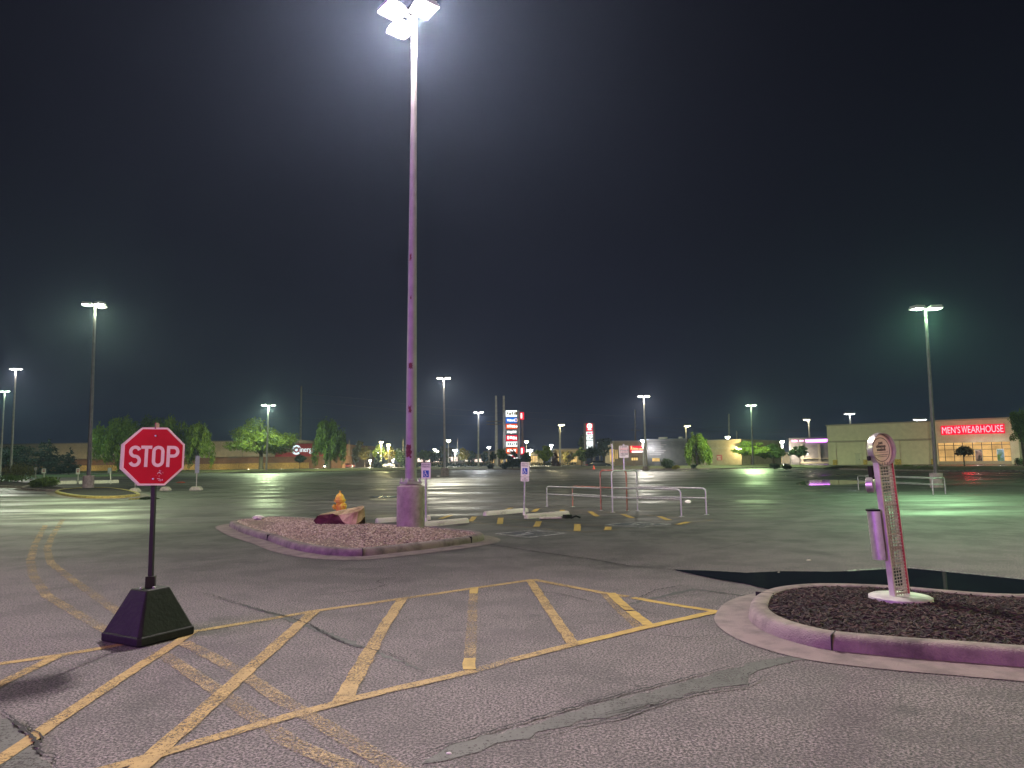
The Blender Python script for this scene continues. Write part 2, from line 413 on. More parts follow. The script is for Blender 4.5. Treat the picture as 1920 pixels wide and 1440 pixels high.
HAZE = .00046  # air volume added to give the lamps their glow
hz = MB().box((0, 350, 19.5), (1700, 1700, 43)).build('haze', None)
hm = bpy.data.materials.new('lamp glow haze'); hm.use_nodes = True
hn = hm.node_tree; hn.nodes.remove(hn.nodes['Principled BSDF'])
pv = node(hn, 'ShaderNodeVolumePrincipled', Density=HAZE); pv.inputs['Color'].default_value = (.52, .66, 1, 1); pv.inputs['Anisotropy'].default_value = .72
hn.links.new(pv.outputs[0], hn.nodes['Material Output'].inputs['Volume']); hz.data.materials.append(hm)
struct(hz, 'thin haze added for the glow round the lamps', 'stuff')

# ------------------------------------------------------------------ ground, roads, verge
gr = MB(); gr.add([(-800, -60, 0), (800, -60, 0), (800, 1150, 0), (-800, 1150, 0)], [(0, 1, 2, 3)])
struct(gr.build('ground', 'asphalt'), 'wide asphalt parking lot')
edge = [G(-260, 891), G(0, 890), G(300, 887.5), G(500, 886.5), G(640, 884), G(790, 882), G(1000, 880), G(1200, 880.5), G(1330, 880), G(1482, 876.5), G(1640, 882), G(1780, 884), G(1990, 884)]
back = [p + Vector((0, dy, 0)) for p, dy in zip(edge, (22, 26, 26, 26, 26, 26, 26, 24, 22, 16, 14, 12, 12))]
vg = MB()
for i in range(len(edge) - 1):
    n = 6
    for k in range(n):
        a, b = k / n, (k + 1) / n
        q = lambda e_, t: (lambda p: (p.x, p.y, .13 + .35 * math.sin(PI * t)))(edge[e_].lerp(back[e_], t))
        vg.add([q(i, a), q(i + 1, a), q(i + 1, b), q(i, b)], [(0, 1, 2, 3)])
struct(vg.build('grass_verge', 'drygrass', smooth=True), 'mown grass verge along the far edge of the lot')
kb = MB()
for a, b in zip(edge, edge[1:]):
    t = (b - a); L_ = t.length; t.normalize(); c = (a + b) / 2
    kb.box((c.x, c.y - .1, .072), (L_ + .02, .28, .145), math.atan2(t.y, t.x))
struct(kb.build('kerb', 'concrete'), 'pale concrete kerb along the far edge of the lot')
rd = MB(); rd.add([(p.x, p.y + .3, .006) for p in back] + [(p.x * 1.1, p.y + 16, .006) for p in back], [(i, i + 1, i + 1 + len(back), i + len(back)) for i in range(len(back) - 1)])
struct(rd.build('road', 'road'), 'road behind the grass verge')
# pale pavement in front of the cinema, and the lawn left of it
pv_ = sheet([(-260, 196), (-66, 182), (-62, 200), (-240, 222)], .010, 'pavement', 'concrete'); struct(pv_, 'pale pavement in front of the cinema')
lw = sheet([G(-200, 897), G(100, 895.5), G(225, 893.5), G(300, 889), G(-300, 892)], .02, 'lawn', 'grass'); struct(lw, 'green lawn strip beside the far left signs')

# ------------------------------------------------------------------ road markings
def line(pix, w=.105, m='yellow', z=.004, name='road_marking', jit=0.004):
    return struct(ribbon([G(*p) for p in pix], w, z, name, m, jit))
line([(-60, 1256), (0, 1245), (110, 1229), (195, 1215), (360, 1185), (540, 1155), (590, 1146), (760, 1122), (890, 1103), (1000, 1087)])
line([(1000, 1087), (1130, 1112), (1178, 1119)], z=.005)
line([(1186, 1121), (1260, 1134), (1345, 1147)], m='yellowfresh')
line([(1345, 1147), (1240, 1170), (1080, 1208)], m='yellowfresh', z=.006)
line([(1080, 1208), (1020, 1223), (960, 1238)], z=.006)
line([(890, 1258), (660, 1312), (540, 1344), (335, 1405), (170, 1452)], z=.006)
line([(890, 1258), (920, 1250), (960, 1238)], m='ghost', z=.006)
line([(108, 1231), (0, 1284), (-60, 1316)], z=.008)
line([(360, 1187), (200, 1290), (0, 1426), (-40, 1452)], z=.008)
line([(588, 1148), (430, 1290), (340, 1372), (268, 1436), (230, 1470)], .125, z=.009)
line([(755, 1123), (722, 1172), (700, 1212)], .12, 'yellow', .009)
line([(700, 1212), (640, 1318)], .135, 'yellow', .009)
line([(888, 1104), (886, 1150), (881, 1238)], .105, 'ghost', .0085)
line([(881, 1236), (880, 1257)], .105, 'yellowfresh', .0095)
line([(888, 1103), (888, 1114)], .105, 'yellowfresh', .0095)
line([(994, 1089), (1030, 1144), (1076, 1211)], .11, 'yellow', .009)
line([(1145, 1113), (1165, 1132), (1180, 1145)], .115, 'yellowfresh', .009)
line([(1182, 1147), (1216, 1173)], .115, 'yellowfresh', .009)
line([(1133, 1113), (1165, 1148), (1196, 1176)], .10, 'ghost', .0075)
for q in ([(118, 974), (98, 1005), (88, 1030), (95, 1056), (140, 1091), (225, 1150), (255, 1172)], [(85, 985), (66, 1020), (57, 1050), (62, 1080), (88, 1118), (145, 1152), (222, 1195)],
          [(345, 1205), (440, 1255), (540, 1320), (640, 1381), (760, 1452)], [(296, 1222), (400, 1290), (470, 1340), (540, 1390), (680, 1455)]):
    line(q, .125, 'ghost', .0062)
# hatching round the trolley bay and the accessible bays
for q in ([(800, 966), (880, 968), (1000, 977), (1140, 986.7)], [(800, 973), (880, 979), (927, 984), (1010, 991), (1099, 998), (1185, 991)], [(989, 953), (1100, 958.5), (1220, 966.5), (1338, 975.7), (1286, 980)], [(1068, 962), (1180, 958), (1230, 957)]):
    line(q, .07, 'ghost', .005)
for (x0, y0), (x1, y1) in (((826, 973), (846, 966)), ((882, 978), (890, 969)), ((937, 983), (939, 971)), ((1005, 988), (1011, 978)), ((1082, 996), (1083, 983)), ((1139, 994), (1141, 988)), ((948, 957), (958, 952.5)), ((1000, 960), (1009, 954)), ((1053, 960.5), (1055, 956)), ((1106, 959.5), (1120, 968.5)), ((1168, 964.5), (1186, 971.5)), ((1236, 968.5), (1254, 975.5)), ((1270, 984), (1290, 979))):
    line([(x0, y0), (x1, y1)], .16, 'yellowfresh', .0075)
for px, py in ((1240, 978), (1330, 958)):
    pass
def isa(c, ax, ay, sc, z, parent=None):
    """wheelchair symbol as a flat mesh in the plane c + ax*u + ay*v"""
    mb = MB()
    def put(poly, dz=0.0): 
        pts = [c + ax * (u * sc) + ay * (v * sc) for u, v in poly]; n = len(pts)
        mb.add([(p.x, p.y, p.z + dz) for p in pts], [tuple(range(n))])
    put([(-.08 + .1 * math.cos(a), .40 + .1 * math.sin(a)) for a in np.linspace(0, 2 * PI, 13)[:-1]])
    def stroke(pts, w):
        for (a, b), (c_, d) in zip(pts, pts[1:]):
            n = Vector((d - b, a - c_)); n.normalize(); n *= w / 2
            put([(a + n.x, b + n.y), (a - n.x, b - n.y), (c_ - n.x, d - n.y), (c_ + n.x, d + n.y)])
    stroke([(-.08, .30), (-.05, -.02), (.18, -.02), (.27, -.32), (.38, -.27)], .085)
    stroke([(-.06, .14), (.16, .14)], .07)
    stroke([(-.02 + .27 * math.cos(a), -.17 + .27 * math.sin(a)) for a in np.linspace(2.3, 2.3 + 4.1, 15)], .075)
    return mb
for q in (((930, 1001), (1000, 994), (1060, 1000), (990, 1008)), ((1135, 984), (1186, 979), (1257, 983), (1204, 989))):
    P4 = [G(*p) for p in q]; c4 = sum(P4, Vector()) / 4
    for i in range(4): struct(ribbon([P4[i], P4[(i + 1) % 4]], .10, .005 + .0004 * i, 'road_marking', 'whitepaint'))
    u = ((P4[1] - P4[0]) + (P4[2] - P4[3])).normalized(); v = Vector((-u.y, u.x, 0))
    struct(sheet([c4 + (p - c4) * .84 for p in P4], .0042, 'road_marking', paint_mat('faded blue road paint', (.10, .13, .20), .74, 16)))
    struct(isa(Vector((c4.x, c4.y, .0074)), v, -u, 1.0, 0).build('road_marking', 'whitepaint'))
for q in ([(0, 1010), (60, 1006), (230, 1008)], [(0, 968), (140, 966)], [(0, 936), (60, 934)], [(1400, 927), (1560, 936)], [(1790, 1032), (1920, 1044)], [(1330, 1010), (1500, 1018)], [(90, 1046), (240, 1037)], [(1580, 948), (1640, 951)], [(400, 938), (560, 930)], [(140, 1085), (250, 1070)]):
    line(q, .09, paint_mat('nearly gone bay line', (.30, .27, .20), .78, 24), .0035)

# cracks, sealed cracks and the patched trench
for i, (q, w_) in enumerate((([(435, 1128), (500, 1148), (540, 1158), (580, 1172), (612, 1190), (650, 1208), (690, 1217), (740, 1230), (765, 1245), (820, 1265)], .016),
             ([(555, 1122), (640, 1113), (700, 1106), (722, 1098), (706, 1091), (728, 1085), (810, 1085)], .013), ([(872, 1083), (890, 1079), (935, 1078)], .01), ([(730, 1080), (745, 1076), (750, 1072)], .01),
             ([(980, 1107), (1050, 1115), (1105, 1128), (1140, 1132)], .015), ([(1140, 1132), (1190, 1143), (1240, 1156)], .01),
             ([(760, 1442), (790, 1418), (850, 1395), (965, 1361), (1020, 1345), (1100, 1322), (1190, 1298), (1260, 1280), (1330, 1262), (1400, 1243), (1450, 1238)], .014),
             ([(960, 1396), (1040, 1376), (1090, 1362), (1170, 1347), (1260, 1315), (1320, 1300), (1400, 1290), (1445, 1262)], .014), ([(1150, 1282), (1195, 1290), (1225, 1288)], .010), ([(1030, 1340), (1110, 1315), (1200, 1292)], .008),
             ([(1120, 1345), (1180, 1330), (1230, 1320), (1265, 1313)], .010),
             ([(0, 1332), (30, 1355), (60, 1385), (75, 1410), (100, 1420), (106, 1445)], .022), ([(44, 1352), (62, 1372), (78, 1385), (70, 1402)], .012),
             ([(335, 1070), (430, 1058), (500, 1050)], .010), ([(360, 1110), (400, 1118), (440, 1130), (470, 1136)], .010), ([(0, 1058), (60, 1052), (110, 1045)], .012), ([(0, 1118), (60, 1110)], .010), ([(60, 1108), (150, 1100), (220, 1100)], .008),
             ([(1270, 1042), (1345, 1030), (1440, 1010)], .014), ([(1188, 1127), (1230, 1108), (1290, 1097)], .016), ([(1255, 1122), (1340, 1112), (1400, 1116)], .012), ([(1215, 1192), (1290, 1198), (1350, 1192)], .010),
             ([(0, 1140), (80, 1136), (180, 1118)], .008), ([(1700, 1002), (1800, 998), (1920, 1008)], .014), ([(1330, 1050), (1480, 1040), (1600, 1046)], .010), ([(1000, 930), (1120, 918), (1240, 912)], .03), ([(430, 965), (640, 945), (860, 950)], .02), ([(1420, 985), (1560, 978), (1640, 990)], .014))):
    struct(ribbon([G(*p) for p in q], w_, .0112 + .0002 * i, 'asphalt_crack', 'crack', .012, True, .035))
struct(ribbon([G(*p) for p in [(880, 1013), (930, 1023), (1010, 1036), (1100, 1048), (1180, 1062), (1250, 1068), (1310, 1078)]], .035, .0105, 'asphalt_seam', 'crack', .006, True, .06))
struct(sheet([G(*p) for p in [(790, 1436), (960, 1392), (1060, 1362), (1200, 1330), (1300, 1300), (1395, 1284), (1410, 1262), (1510, 1236), (1520, 1222), (1400, 1244), (1340, 1262), (1250, 1288), (1120, 1322), (960, 1368), (850, 1398)]], .0035, 'asphalt_patch', 'patch', .035), 'smooth patched trench')
struct(sheet([G(*p) for p in [(-20, 1340), (20, 1352), (55, 1390), (95, 1440), (-40, 1460)]], .0035, 'asphalt_patch', 'patch', .02))
for q in ([(420, 1124), (540, 1160), (700, 1222), (825, 1270)], [(1150, 1140), (1300, 1105), (1420, 1120)]):
    struct(ribbon([G(*p) for p in q], .07, .0031, 'crack_sealer', 'seal', .02, True, .06))

def stain_mat(name, col, wear, scale, rough):
    m = paint_mat(name, col, wear, scale); b = m.node_tree.nodes['Principled BSDF']; b.inputs['Roughness'].default_value = rough
    for n in m.node_tree.nodes:
        if n.type == 'MAP_RANGE': n.inputs['From Min'].default_value = wear - .16; n.inputs['From Max'].default_value = wear + .10; n.inputs['To Max'].default_value = .62; mr = n
        if n.type == 'MIX_SHADER': mx = n
        if n.type == 'TEX_COORD': tc = n
    nt = m.node_tree; va = node(nt, 'ShaderNodeVectorMath', operation='SUBTRACT'); va.inputs[1].default_value = (.5, .5, 0)
    nt.links.new(tc.outputs['Generated'], va.inputs[0]); le = node(nt, 'ShaderNodeVectorMath', operation='LENGTH'); nt.links.new(va.outputs[0], le.inputs[0])
    fo = node(nt, 'ShaderNodeMapRange'); fo.interpolation_type = 'SMOOTHSTEP'
    for k, v in (('From Min', .46), ('From Max', .08), ('To Min', 0), ('To Max', 1)): fo.inputs[k].default_value = v
    nt.links.new(le.outputs['Value'], fo.inputs['Value']); mu = node(nt, 'ShaderNodeMath', operation='MULTIPLY')
    nt.links.new(fo.outputs[0], mu.inputs[0]); nt.links.new(mr.outputs[0], mu.inputs[1]); nt.links.new(mu.outputs[0], mx.inputs['Fac'])
    return m
M['damp'] = stain_mat('damp tar stain', (.035, .037, .035), .72, 3.2, .5); M['oil'] = stain_mat('oil drips', (.018, .017, .018), .72, 9.0, .45)
for i, (q, m_) in enumerate((([(1130, 1150), (1230, 1095), (1400, 1090), (1420, 1130), (1350, 1145), (1380, 1200), (1260, 1210)], 'damp'), ([(-60, 1300), (60, 1310), (130, 1400), (120, 1470), (-80, 1470)], 'damp'), ([(560, 1050), (800, 1048), (960, 1062), (860, 1110), (640, 1108)], 'damp'), ([(360, 1040), (560, 1046), (620, 1062), (420, 1100)], 'damp'), ([(900, 1180), (1080, 1160), (1150, 1240), (980, 1290)], 'oil'), ([(420, 1230), (560, 1210), (640, 1290), (470, 1330)], 'oil'), ([(1290, 1330), (1500, 1280), (1640, 1360), (1450, 1450)], 'oil'), ([(60, 1280), (220, 1240), (300, 1290), (120, 1340)], 'oil'), ([(700, 1350), (900, 1330), (960, 1400), (760, 1430)], 'damp'))):
    c_ = [G(*p) for p in q]; x0, x1, y0, y1 = min(p.x for p in c_), max(p.x for p in c_), min(p.y for p in c_), max(p.y for p in c_)
    struct(sheet([Vector((x0, y0, 0)), Vector((x1, y0, 0)), Vector((x1, y1, 0)), Vector((x0, y1, 0))], .0022 + .0001 * i, 'asphalt_stain', m_, 0))
# ------------------------------------------------------------------ rain water
pud = [(1262, 1069), (1330, 1071), (1400, 1075), (1470, 1072), (1560, 1073), (1650, 1069), (1705, 1067), (1790, 1075), (1860, 1082), (1930, 1089), (2100, 1105), (2100, 1140), (1800, 1120), (1640, 1112), (1500, 1112), (1440, 1106), (1400, 1096), (1340, 1086), (1292, 1076)]
struct(sheet([G(*p) for p in pud], .0095, 'water', 'water', .012), 'black rain water standing behind the kerbed planting island')
pb = MB()
rim = spline([G(*p) for p in [(1590, 1072.5), (1650, 1068.5), (1705, 1066.5), (1790, 1074.5), (1860, 1081.5), (1930, 1088.5), (2100, 1104)]], 24, False)
vs = []
for p in rim:
    j = random.uniform(-.012, .012)
    vs += [(p.x, p.y + .0 + j, .008), (p.x, p.y + .03 + j, .018 + random.uniform(-.005, .005)), (p.x, p.y + .12 + random.uniform(-.04, .04), .004)]
pb.add(vs, [f for i in range(len(rim) - 1) for f in ((3 * i, 3 * i + 3, 3 * i + 4, 3 * i + 1), (3 * i + 1, 3 * i + 4, 3 * i + 5, 3 * i + 2))])
M['glintlip'] = mat('glint lip', (.16, .16, .15), .35, var=.4, scale=40, bump=.8, bscale=120)
struct(pb.build('glint_lip', 'glintlip'), 'added lip catching the glint along the far side of the standing water')  # raised strip added for the bright glint along the water
for q in ([(1492, 907), (1515, 901), (1560, 900), (1640, 903), (1600, 908), (1540, 909.5), (1506, 910)], [(240, 936), (268, 931), (300, 935), (272, 937)], [(690, 932), (720, 930.5), (760, 932), (720, 933.5)], [(1640, 1300), (1720, 1285), (1860, 1285), (1960, 1300), (1960, 1330), (1800, 1340), (1690, 1325)]):
    pts = spline([G(*p) for p in q], 8)
    mm = 'water' if q[0][0] != 1640 else 'filmwet'
    if mm == 'filmwet':
        continue
    struct(sheet(pts, .0060, 'water', mm))

# ------------------------------------------------------------------ kerbed islands
def kerbed_island(label, loop, bed_mat, h=.15, pan_w=.37, kw=.16, bulge=.06, paint='concrete', joints=()):
    loop = ccw(loop); c = sum(loop, Vector()) / len(loop)
    root = thing('traffic_island', label, 'traffic island', (c.x, c.y, 0))
    prof_k = [(.035, .016), (.028, .07), (.012, h - .025), (-.02, h - .004), (-.05, h), (-kw + .02, h), (-kw, h - .012), (-kw, h - .12)]
    def sweep(prof, name, m):
        mb = MB(); N = len(loop); rings = [offset_loop(loop, d) for d, z in prof]; vs = []
        for i in range(N):
            for k, (d, z) in enumerate(prof):
                q = rings[k][i]; vs.append((q.x - c.x, q.y - c.y, z))
        K = len(prof)
        mb.add(vs, [(i * K + k, ((i + 1) % N) * K + k, ((i + 1) % N) * K + k + 1, i * K + k + 1) for i in range(N) for k in range(K - 1)])
        return mb.build(name, m, root, smooth=True)
    sweep(prof_k, 'kerb', paint)
    if pan_w: sweep([(pan_w, .0065), (pan_w - .03, .014), (.02, .026)], 'gutter_pan', 'pan')
    inner = offset_loop(loop, -kw + .005); mb = MB(); rings = 7; vs = []
    ci = sum(inner, Vector()) / len(inner)
    for k in range(rings):
        t = 1 - k / rings
        for p in inner:
            q = ci.lerp(p, t); vs.append((q.x - c.x, q.y - c.y, h - .03 + bulge * (1 - t * t) + random.uniform(-.006, .006)))
    N = len(inner)
    fs = [(k * N + i, k * N + (i + 1) % N, (k + 1) * N + (i + 1) % N, (k + 1) * N + i) for k in range(rings - 1) for i in range(N)] + [tuple((rings - 1) * N + i for i in range(N))]
    mb.add(vs, fs); mb.build('bed', bed_mat, root, smooth=True)
    for ang in joints:      # dark joints across the kerb
        i = min(range(len(loop)), key=lambda k: (loop[k] - ang).length)
        t = (loop[(i + 1) % N] - loop[i - 1]).normalized(); p = loop[i]
        mj = MB(); a = math.atan2(t.y, t.x); nrm = Vector((t.y, -t.x, 0))
        q = p + nrm * (-.055)
        mj.box((q.x - c.x, q.y - c.y, h / 2 + .012), (.009, .196, h - .02), a); mj.build('kerb_joint', 'crack', root)
    def top(x, y):
        p = Vector((x, y, 0)); best = max((1e-6, 0))
        # ratio of distance to centre over distance to the rim in that direction
        d = Vector((x - ci.x, y - ci.y)); a = math.atan2(d.y, d.x); rr = 1e9
        for q in inner:
            da = abs((math.atan2(q.y - ci.y, q.x - ci.x) - a + PI) % (2 * PI) - PI)
            if da < .12: rr = min(rr, math.hypot(q.x - ci.x, q.y - ci.y))
        t = min(1, d.length / max(.01, rr if rr < 1e8 else 1))
        return h - .03 + bulge * (1 - t * t)
    return root, inner, top
def inside(p, poly):
    r = False; n = len(poly)
    for i in range(n):
        a, b = poly[i], poly[i - 1]
        if (a.y > p[1]) != (b.y > p[1]) and p[0] < (b.x - a.x) * (p[1] - a.y) / (b.y - a.y) + a.x: r = not r
    return r

isl1 = [G(433, 978, .15), G(455, 988.5, .15), G(476, 995, .15), G(510, 1004, .15), G(543, 1015, .15), G(590, 1024, .15), G(628, 1027.5, .15), G(680, 1028.5, .15), G(759, 1021, .15), G(846, 1011, .15), G(893, 1004, .15), G(905, 999.5, .15), G(893, 995, .15), G(858, 991.5, .15), G(800, 986, .15), G(680, 978.5, .15), G(590, 971, .15), G(520, 967.5, .15), G(464, 971.5, .15), G(440, 974, .15)]
loop1 = spline(isl1, 6)
island1, in1, top1 = kerbed_island('gravel filled kerbed island carrying the tall purple lit lamp pole and hydrant', loop1, 'gravelbed', bulge=.09, joints=(G(680, 1028.5, .15), G(505, 1003, .15), G(880, 1006, .15)))
isl2 = [G(1409, 1131, .15), G(1418, 1146, .15), G(1450, 1163, .15), G(1505, 1179, .15), G(1560, 1189, .15), G(1677, 1200, .15), G(1790, 1208, .15), G(1925, 1218, .15)]
d2 = (isl2[-1] - isl2[-2]).normalized()
isl2 += [isl2[-1] + d2 * 1.6, isl2[-1] + d2 * 3.2, isl2[-1] + d2 * 4.2 + Vector((.1, 1.0, 0)), isl2[-1] + d2 * 4.0 + Vector((.2, 2.2, 0)), G(1990, 1116, .15) + Vector((.8, .2, 0)), G(1900, 1112, .15), G(1767, 1104, .15), G(1715, 1099.5, .15), G(1640, 1094.5, .15), G(1535, 1092.5, .15), G(1464, 1098, .15), G(1424, 1110, .15)]
loop2 = spline(isl2, 8)
island2, in2, top2 = kerbed_island('rounded kerbed island filled with dark bark mulch around the leaning pet station', loop2, 'soil', bulge=.05, joints=(G(1558, 1189, .15), G(1424, 1110, .15)))

def scatter(name, inner, top, n, kind, m, label, lo, hi, near=None):
    rg = np.random.default_rng(3 if kind == 'stone' else 4); xs = [p.x for p in inner]; ys = [p.y for p in inner]
    if kind == 'stone':
        bv = np.array([(1, 0, 0), (-1, 0, 0), (0, 1, 0), (0, -1, 0), (0, 0, 1), (0, 0, -1)], float)
        bf = np.array([(0, 2, 4), (2, 1, 4), (1, 3, 4), (3, 0, 4), (2, 0, 5), (1, 2, 5), (3, 1, 5), (0, 3, 5)])
    else:
        bv = np.array([(-1, -.3, -.2), (1, -.25, -.15), (.9, .3, -.2), (-1, .25, -.2), (-.8, -.2, .25), (.9, -.2, .2), (.8, .2, .2), (-.9, .2, .2)], float)
        bf = np.array([(3, 2, 1), (3, 1, 0), (4, 5, 6), (4, 6, 7), (0, 1, 5), (0, 5, 4), (1, 2, 6), (1, 6, 5), (2, 3, 7), (2, 7, 6), (3, 0, 4), (3, 4, 7)])
    V, Fc = [], []; k = 0; tries = 0
    while k < n and tries < n * 6:
        tries += 1
        x, y = rg.uniform(min(xs), max(xs)), rg.uniform(min(ys), max(ys))
        if near is not None and rg.random() > near(x, y): continue
        if not inside((x, y), inner): continue
        s = rg.uniform(lo, hi); q = Matrix.Rotation(rg.uniform(0, 6.28), 3, 'Z') @ Matrix.Rotation(rg.uniform(-.5, .5), 3, 'X') @ Matrix.Rotation(rg.uniform(-.5, .5), 3, 'Y')
        sc = np.array([s * rg.uniform(.7, 1.3), s * rg.uniform(.6, 1.1), s * rg.uniform(.45, .8)])
        vv = (bv * sc) @ np.array(q).T + np.array([x, y, top(x, y) + s * .25])
        V.append(vv); Fc.append(bf + k * len(bv)); k += 1
    me = bpy.data.meshes.new(name); me.from_pydata(np.concatenate(V).tolist(), [], np.concatenate(Fc).tolist())
    return struct(link(name, me, m), label, 'stuff')
def rand_mat(name, cols, rough=.85):
    m = bpy.data.materials.new(name); m.use_nodes = True; nt = m.node_tree; b = nt.nodes['Principled BSDF']; b.inputs['Roughness'].default_value = rough
    ge = node(nt, 'ShaderNodeNewGeometry'); rp = node(nt, 'ShaderNodeValToRGB'); rp.color_ramp.interpolation = 'CONSTANT'
    e = rp.color_ramp.elements; e[0].color = rgba(cols[0]); e[1].position = 1 / len(cols); e[1].color = rgba(cols[1])
    for i, c in enumerate(cols[2:], 2): x = e.new(i / len(cols)); x.color = rgba(c)
    nt.links.new(ge.outputs['Random Per Island'], rp.inputs['Fac']); nt.links.new(rp.outputs['Color'], b.inputs['Base Color']); return m
GRM = rand_mat('river gravel', [(.42, .33, .24), (.28, .21, .16), (.52, .43, .32), (.19, .145, .12), (.38, .28, .21), (.60, .51, .40)])
MUM = rand_mat('bark mulch chips', [(.026, .015, .013), (.016, .010, .009), (.040, .023, .018), (.012, .008, .008), (.07, .044, .033)])
scatter('gravel', in1, top1, 15000, 'stone', GRM, 'pinkish river gravel filling the lamp island', .013, .034)
scatter('mulch', in2, top2, 15000, 'chip', MUM, 'dark bark mulch filling the pet station island', .012, .042, lambda x, y: (0 if math.hypot(x - 4.24, y - 8.0) < .29 else 1.0) if x < 7 else .15)

# ------------------------------------------------------------------ lamp poles
def shoebox(parent, az, r, z, size, lens, tilt=0.0):
    """one shoebox head on a short arm, reaching out at azimuth az"""
    c, s = math.cos(az), math.sin(az); sz = size
    rot = Matrix.Translation((c * r, s * r, z)) @ Matrix.Rotation(az, 4, 'Z') @ Matrix.Rotation(tilt, 4, 'Y')
    h = MB(); h.prism([(-sz * .5, -sz * .46), (sz * .5, -sz * .46), (sz * .5, sz * .46), (-sz * .5, sz * .46)], 0, sz * .10)
    h.prism([(-sz * .44, -sz * .40), (sz * .44, -sz * .40), (sz * .44, sz * .40), (-sz * .44, sz * .40)], sz * .1, sz * .24)
    for q, d in (((0, -sz * .45, -.02), (sz, .03, .04)), ((0, sz * .45, -.02), (sz, .03, .04)), ((-sz * .485, 0, -.02), (.03, sz * .84, .04)), ((sz * .485, 0, -.02), (.03, sz * .84, .04))):
        h.box(q, d)
    ho = h.build('lamp_head', 'head', parent, xf=rot)
    l = MB(); n = 8; vs = []
    for i in range(n + 1):
        for j in range(n + 1):
            u, v = i / n * 2 - 1, j / n * 2 - 1
            vs.append((u * sz * .46, v * sz * .42, -.012 - sz * .10 * (1 - u * u) * (1 - v * v)))
    l.add(vs, [(i * (n + 1) + j, i * (n + 1) + j + 1, (i + 1) * (n + 1) + j + 1, (i + 1) * (n + 1) + j) for i in range(n) for j in range(n)])
    lo = l.build('lens', lens, None, smooth=True, xf=rot); lo.parent = ho
    a = MB().tube([(c * .04, s * .04, z + .03), (c * (r - sz * .45), s * (r - sz * .45), z + .05)], .035, 8); a.build('arm', 'head', parent)
    return Vector((c * r, s * r, z))
def light_pole(label, base, lamp_px, heads, lens, col, power, block=None, pole_m='pole', r0=.11, r1=.06, size=.55, reach=.55, group='parking lot lamp poles', Y=None, name='lamp_pole', zbase=0.0, lenses=None, drop=.35):
    b = base if isinstance(base, Vector) else G(base[0], base[1], zbase) if Y is None else Vector((at(base[0], base[1], Y).x, Y, zbase))
    top = at(lamp_px[0], lamp_px[1], b.y) if not isinstance(lamp_px, (int, float)) else Vector((b.x, b.y, lamp_px)); H = top.z - zbase; lean = (top.x - b.x)
    lean = max(-.15, min(.15, lean))
    root = thing(name, label, 'lamp post', b, 0, group)
    bh = 0
    if block:
        d, bh = block
        MB().lathe([(d / 2, -.12), (d / 2, bh - .02), (d / 2 - .02, bh)], seg=28).build('concrete_base', 'pier', root, smooth=True)
    MB().tube([(lean * t, 0, bh + (H - bh) * t) for t in np.linspace(0, 1, 9)], [r0 + (r1 - r0) * t for t in np.linspace(0, 1, 9)], 16).build('pole', pole_m, root, smooth=True)
    for i, a in enumerate(heads):
        shoebox(root, math.radians(a), reach, H, size, (lenses or [lens] * len(heads))[i])
        for o in root.children[-1:]: pass
    # heads sit round the leaning top
    for ch in root.children:
        if ch.name.startswith(('lamp_head', 'arm')): ch.location.x += lean
    if power: light('lamp_light', (lean, 0, H - drop), power * 2.2, col, .25, root)
    return root, b, H

# the tall pole on the gravel island
mb_ = Vector((-2.40, 16.78, 0))
root = thing('lamp_pole', 'tallest lamp pole with three lit heads and chipped paint on the gravel island', 'lamp post', mb_, 0, 'parking lot lamp poles')
pier = MB().lathe([(.325, .04), (.325, .60), (.322, 1.05), (.31, 1.085), (.255, 1.10), (.25, 1.125)], seg=40).build('concrete_base', 'pier', root, smooth=True)
bpl = MB().box((0, 0, 1.165), (.40, .40, .05), .6).build('base_plate', 'pole', root, bevel=.008)
for k in range(4):
    a = .6 + PI / 4 + k * PI / 2; n_ = MB().lathe([(.026, 0), (.026, .05), (.014, .05), (.014, .085)], (math.cos(a) * .225, math.sin(a) * .225, 1.19), 6); o = n_.build('anchor_bolt', 'galv', bpl)
PH = 12.72
MB().tube([(0.06 * t, 0, 1.19 + (PH + .1 - 1.19) * t) for t in np.linspace(0, 1, 12)], [.132 - .072 * t for t in np.linspace(0, 1, 12)], 28).build('pole', 'pole', root, smooth=True)
MB().lathe([(.15, 1.19), (.15, 1.23), (.136, 1.25)], seg=28).build('pole_collar', 'pole', root, smooth=True)
MB().box((.02, .118, 1.75), (.10, .03, .2), 0).build('hand_hole_cover', 'pole', root, bevel=.006)
def chip(z, a0, a1, hgt, seed):
    rg = random.Random(seed); mb = MB(); n = 9; m_ = 7; t = (z - 1.19) / (PH - 1.09); rr = .132 - .072 * t + .0022; vs = []
    for i in range(m_ + 1):
        for j in range(n + 1):
            jj = (rg.uniform(-.16, .16) if j in (0, n) else 0); zz = rg.uniform(-.03, .03) if i in (0, m_) else 0
            a = a0 + (a1 - a0) * (j / n + jj); vs.append((.06 * t + rr * math.cos(a), rr * math.sin(a), z + hgt * (i / m_ - .5) + zz))
    mb.add(vs, [(i * (n + 1) + j, i * (n + 1) + j + 1, (i + 1) * (n + 1) + j + 1, (i + 1) * (n + 1) + j) for i in range(m_) for j in range(n)])
    mb.build('bare_patch', 'primer', root)
for z_, a0, a1, hh, sd in ((at(767, 845, mb_.y).z, -2.5, -1.4, .30, 1), (at(768, 768, mb_.y).z, -2.0, -1.45, .16, 2), (at(769, 687, mb_.y).z, -2.1, -1.3, .11, 3), (at(772, 484, mb_.y).z, -2.2, -1.7, .16, 4), (at(770, 560, mb_.y).z, -1.9, -1.6, .08, 5)):
    chip(z_, a0, a1, hh, sd)
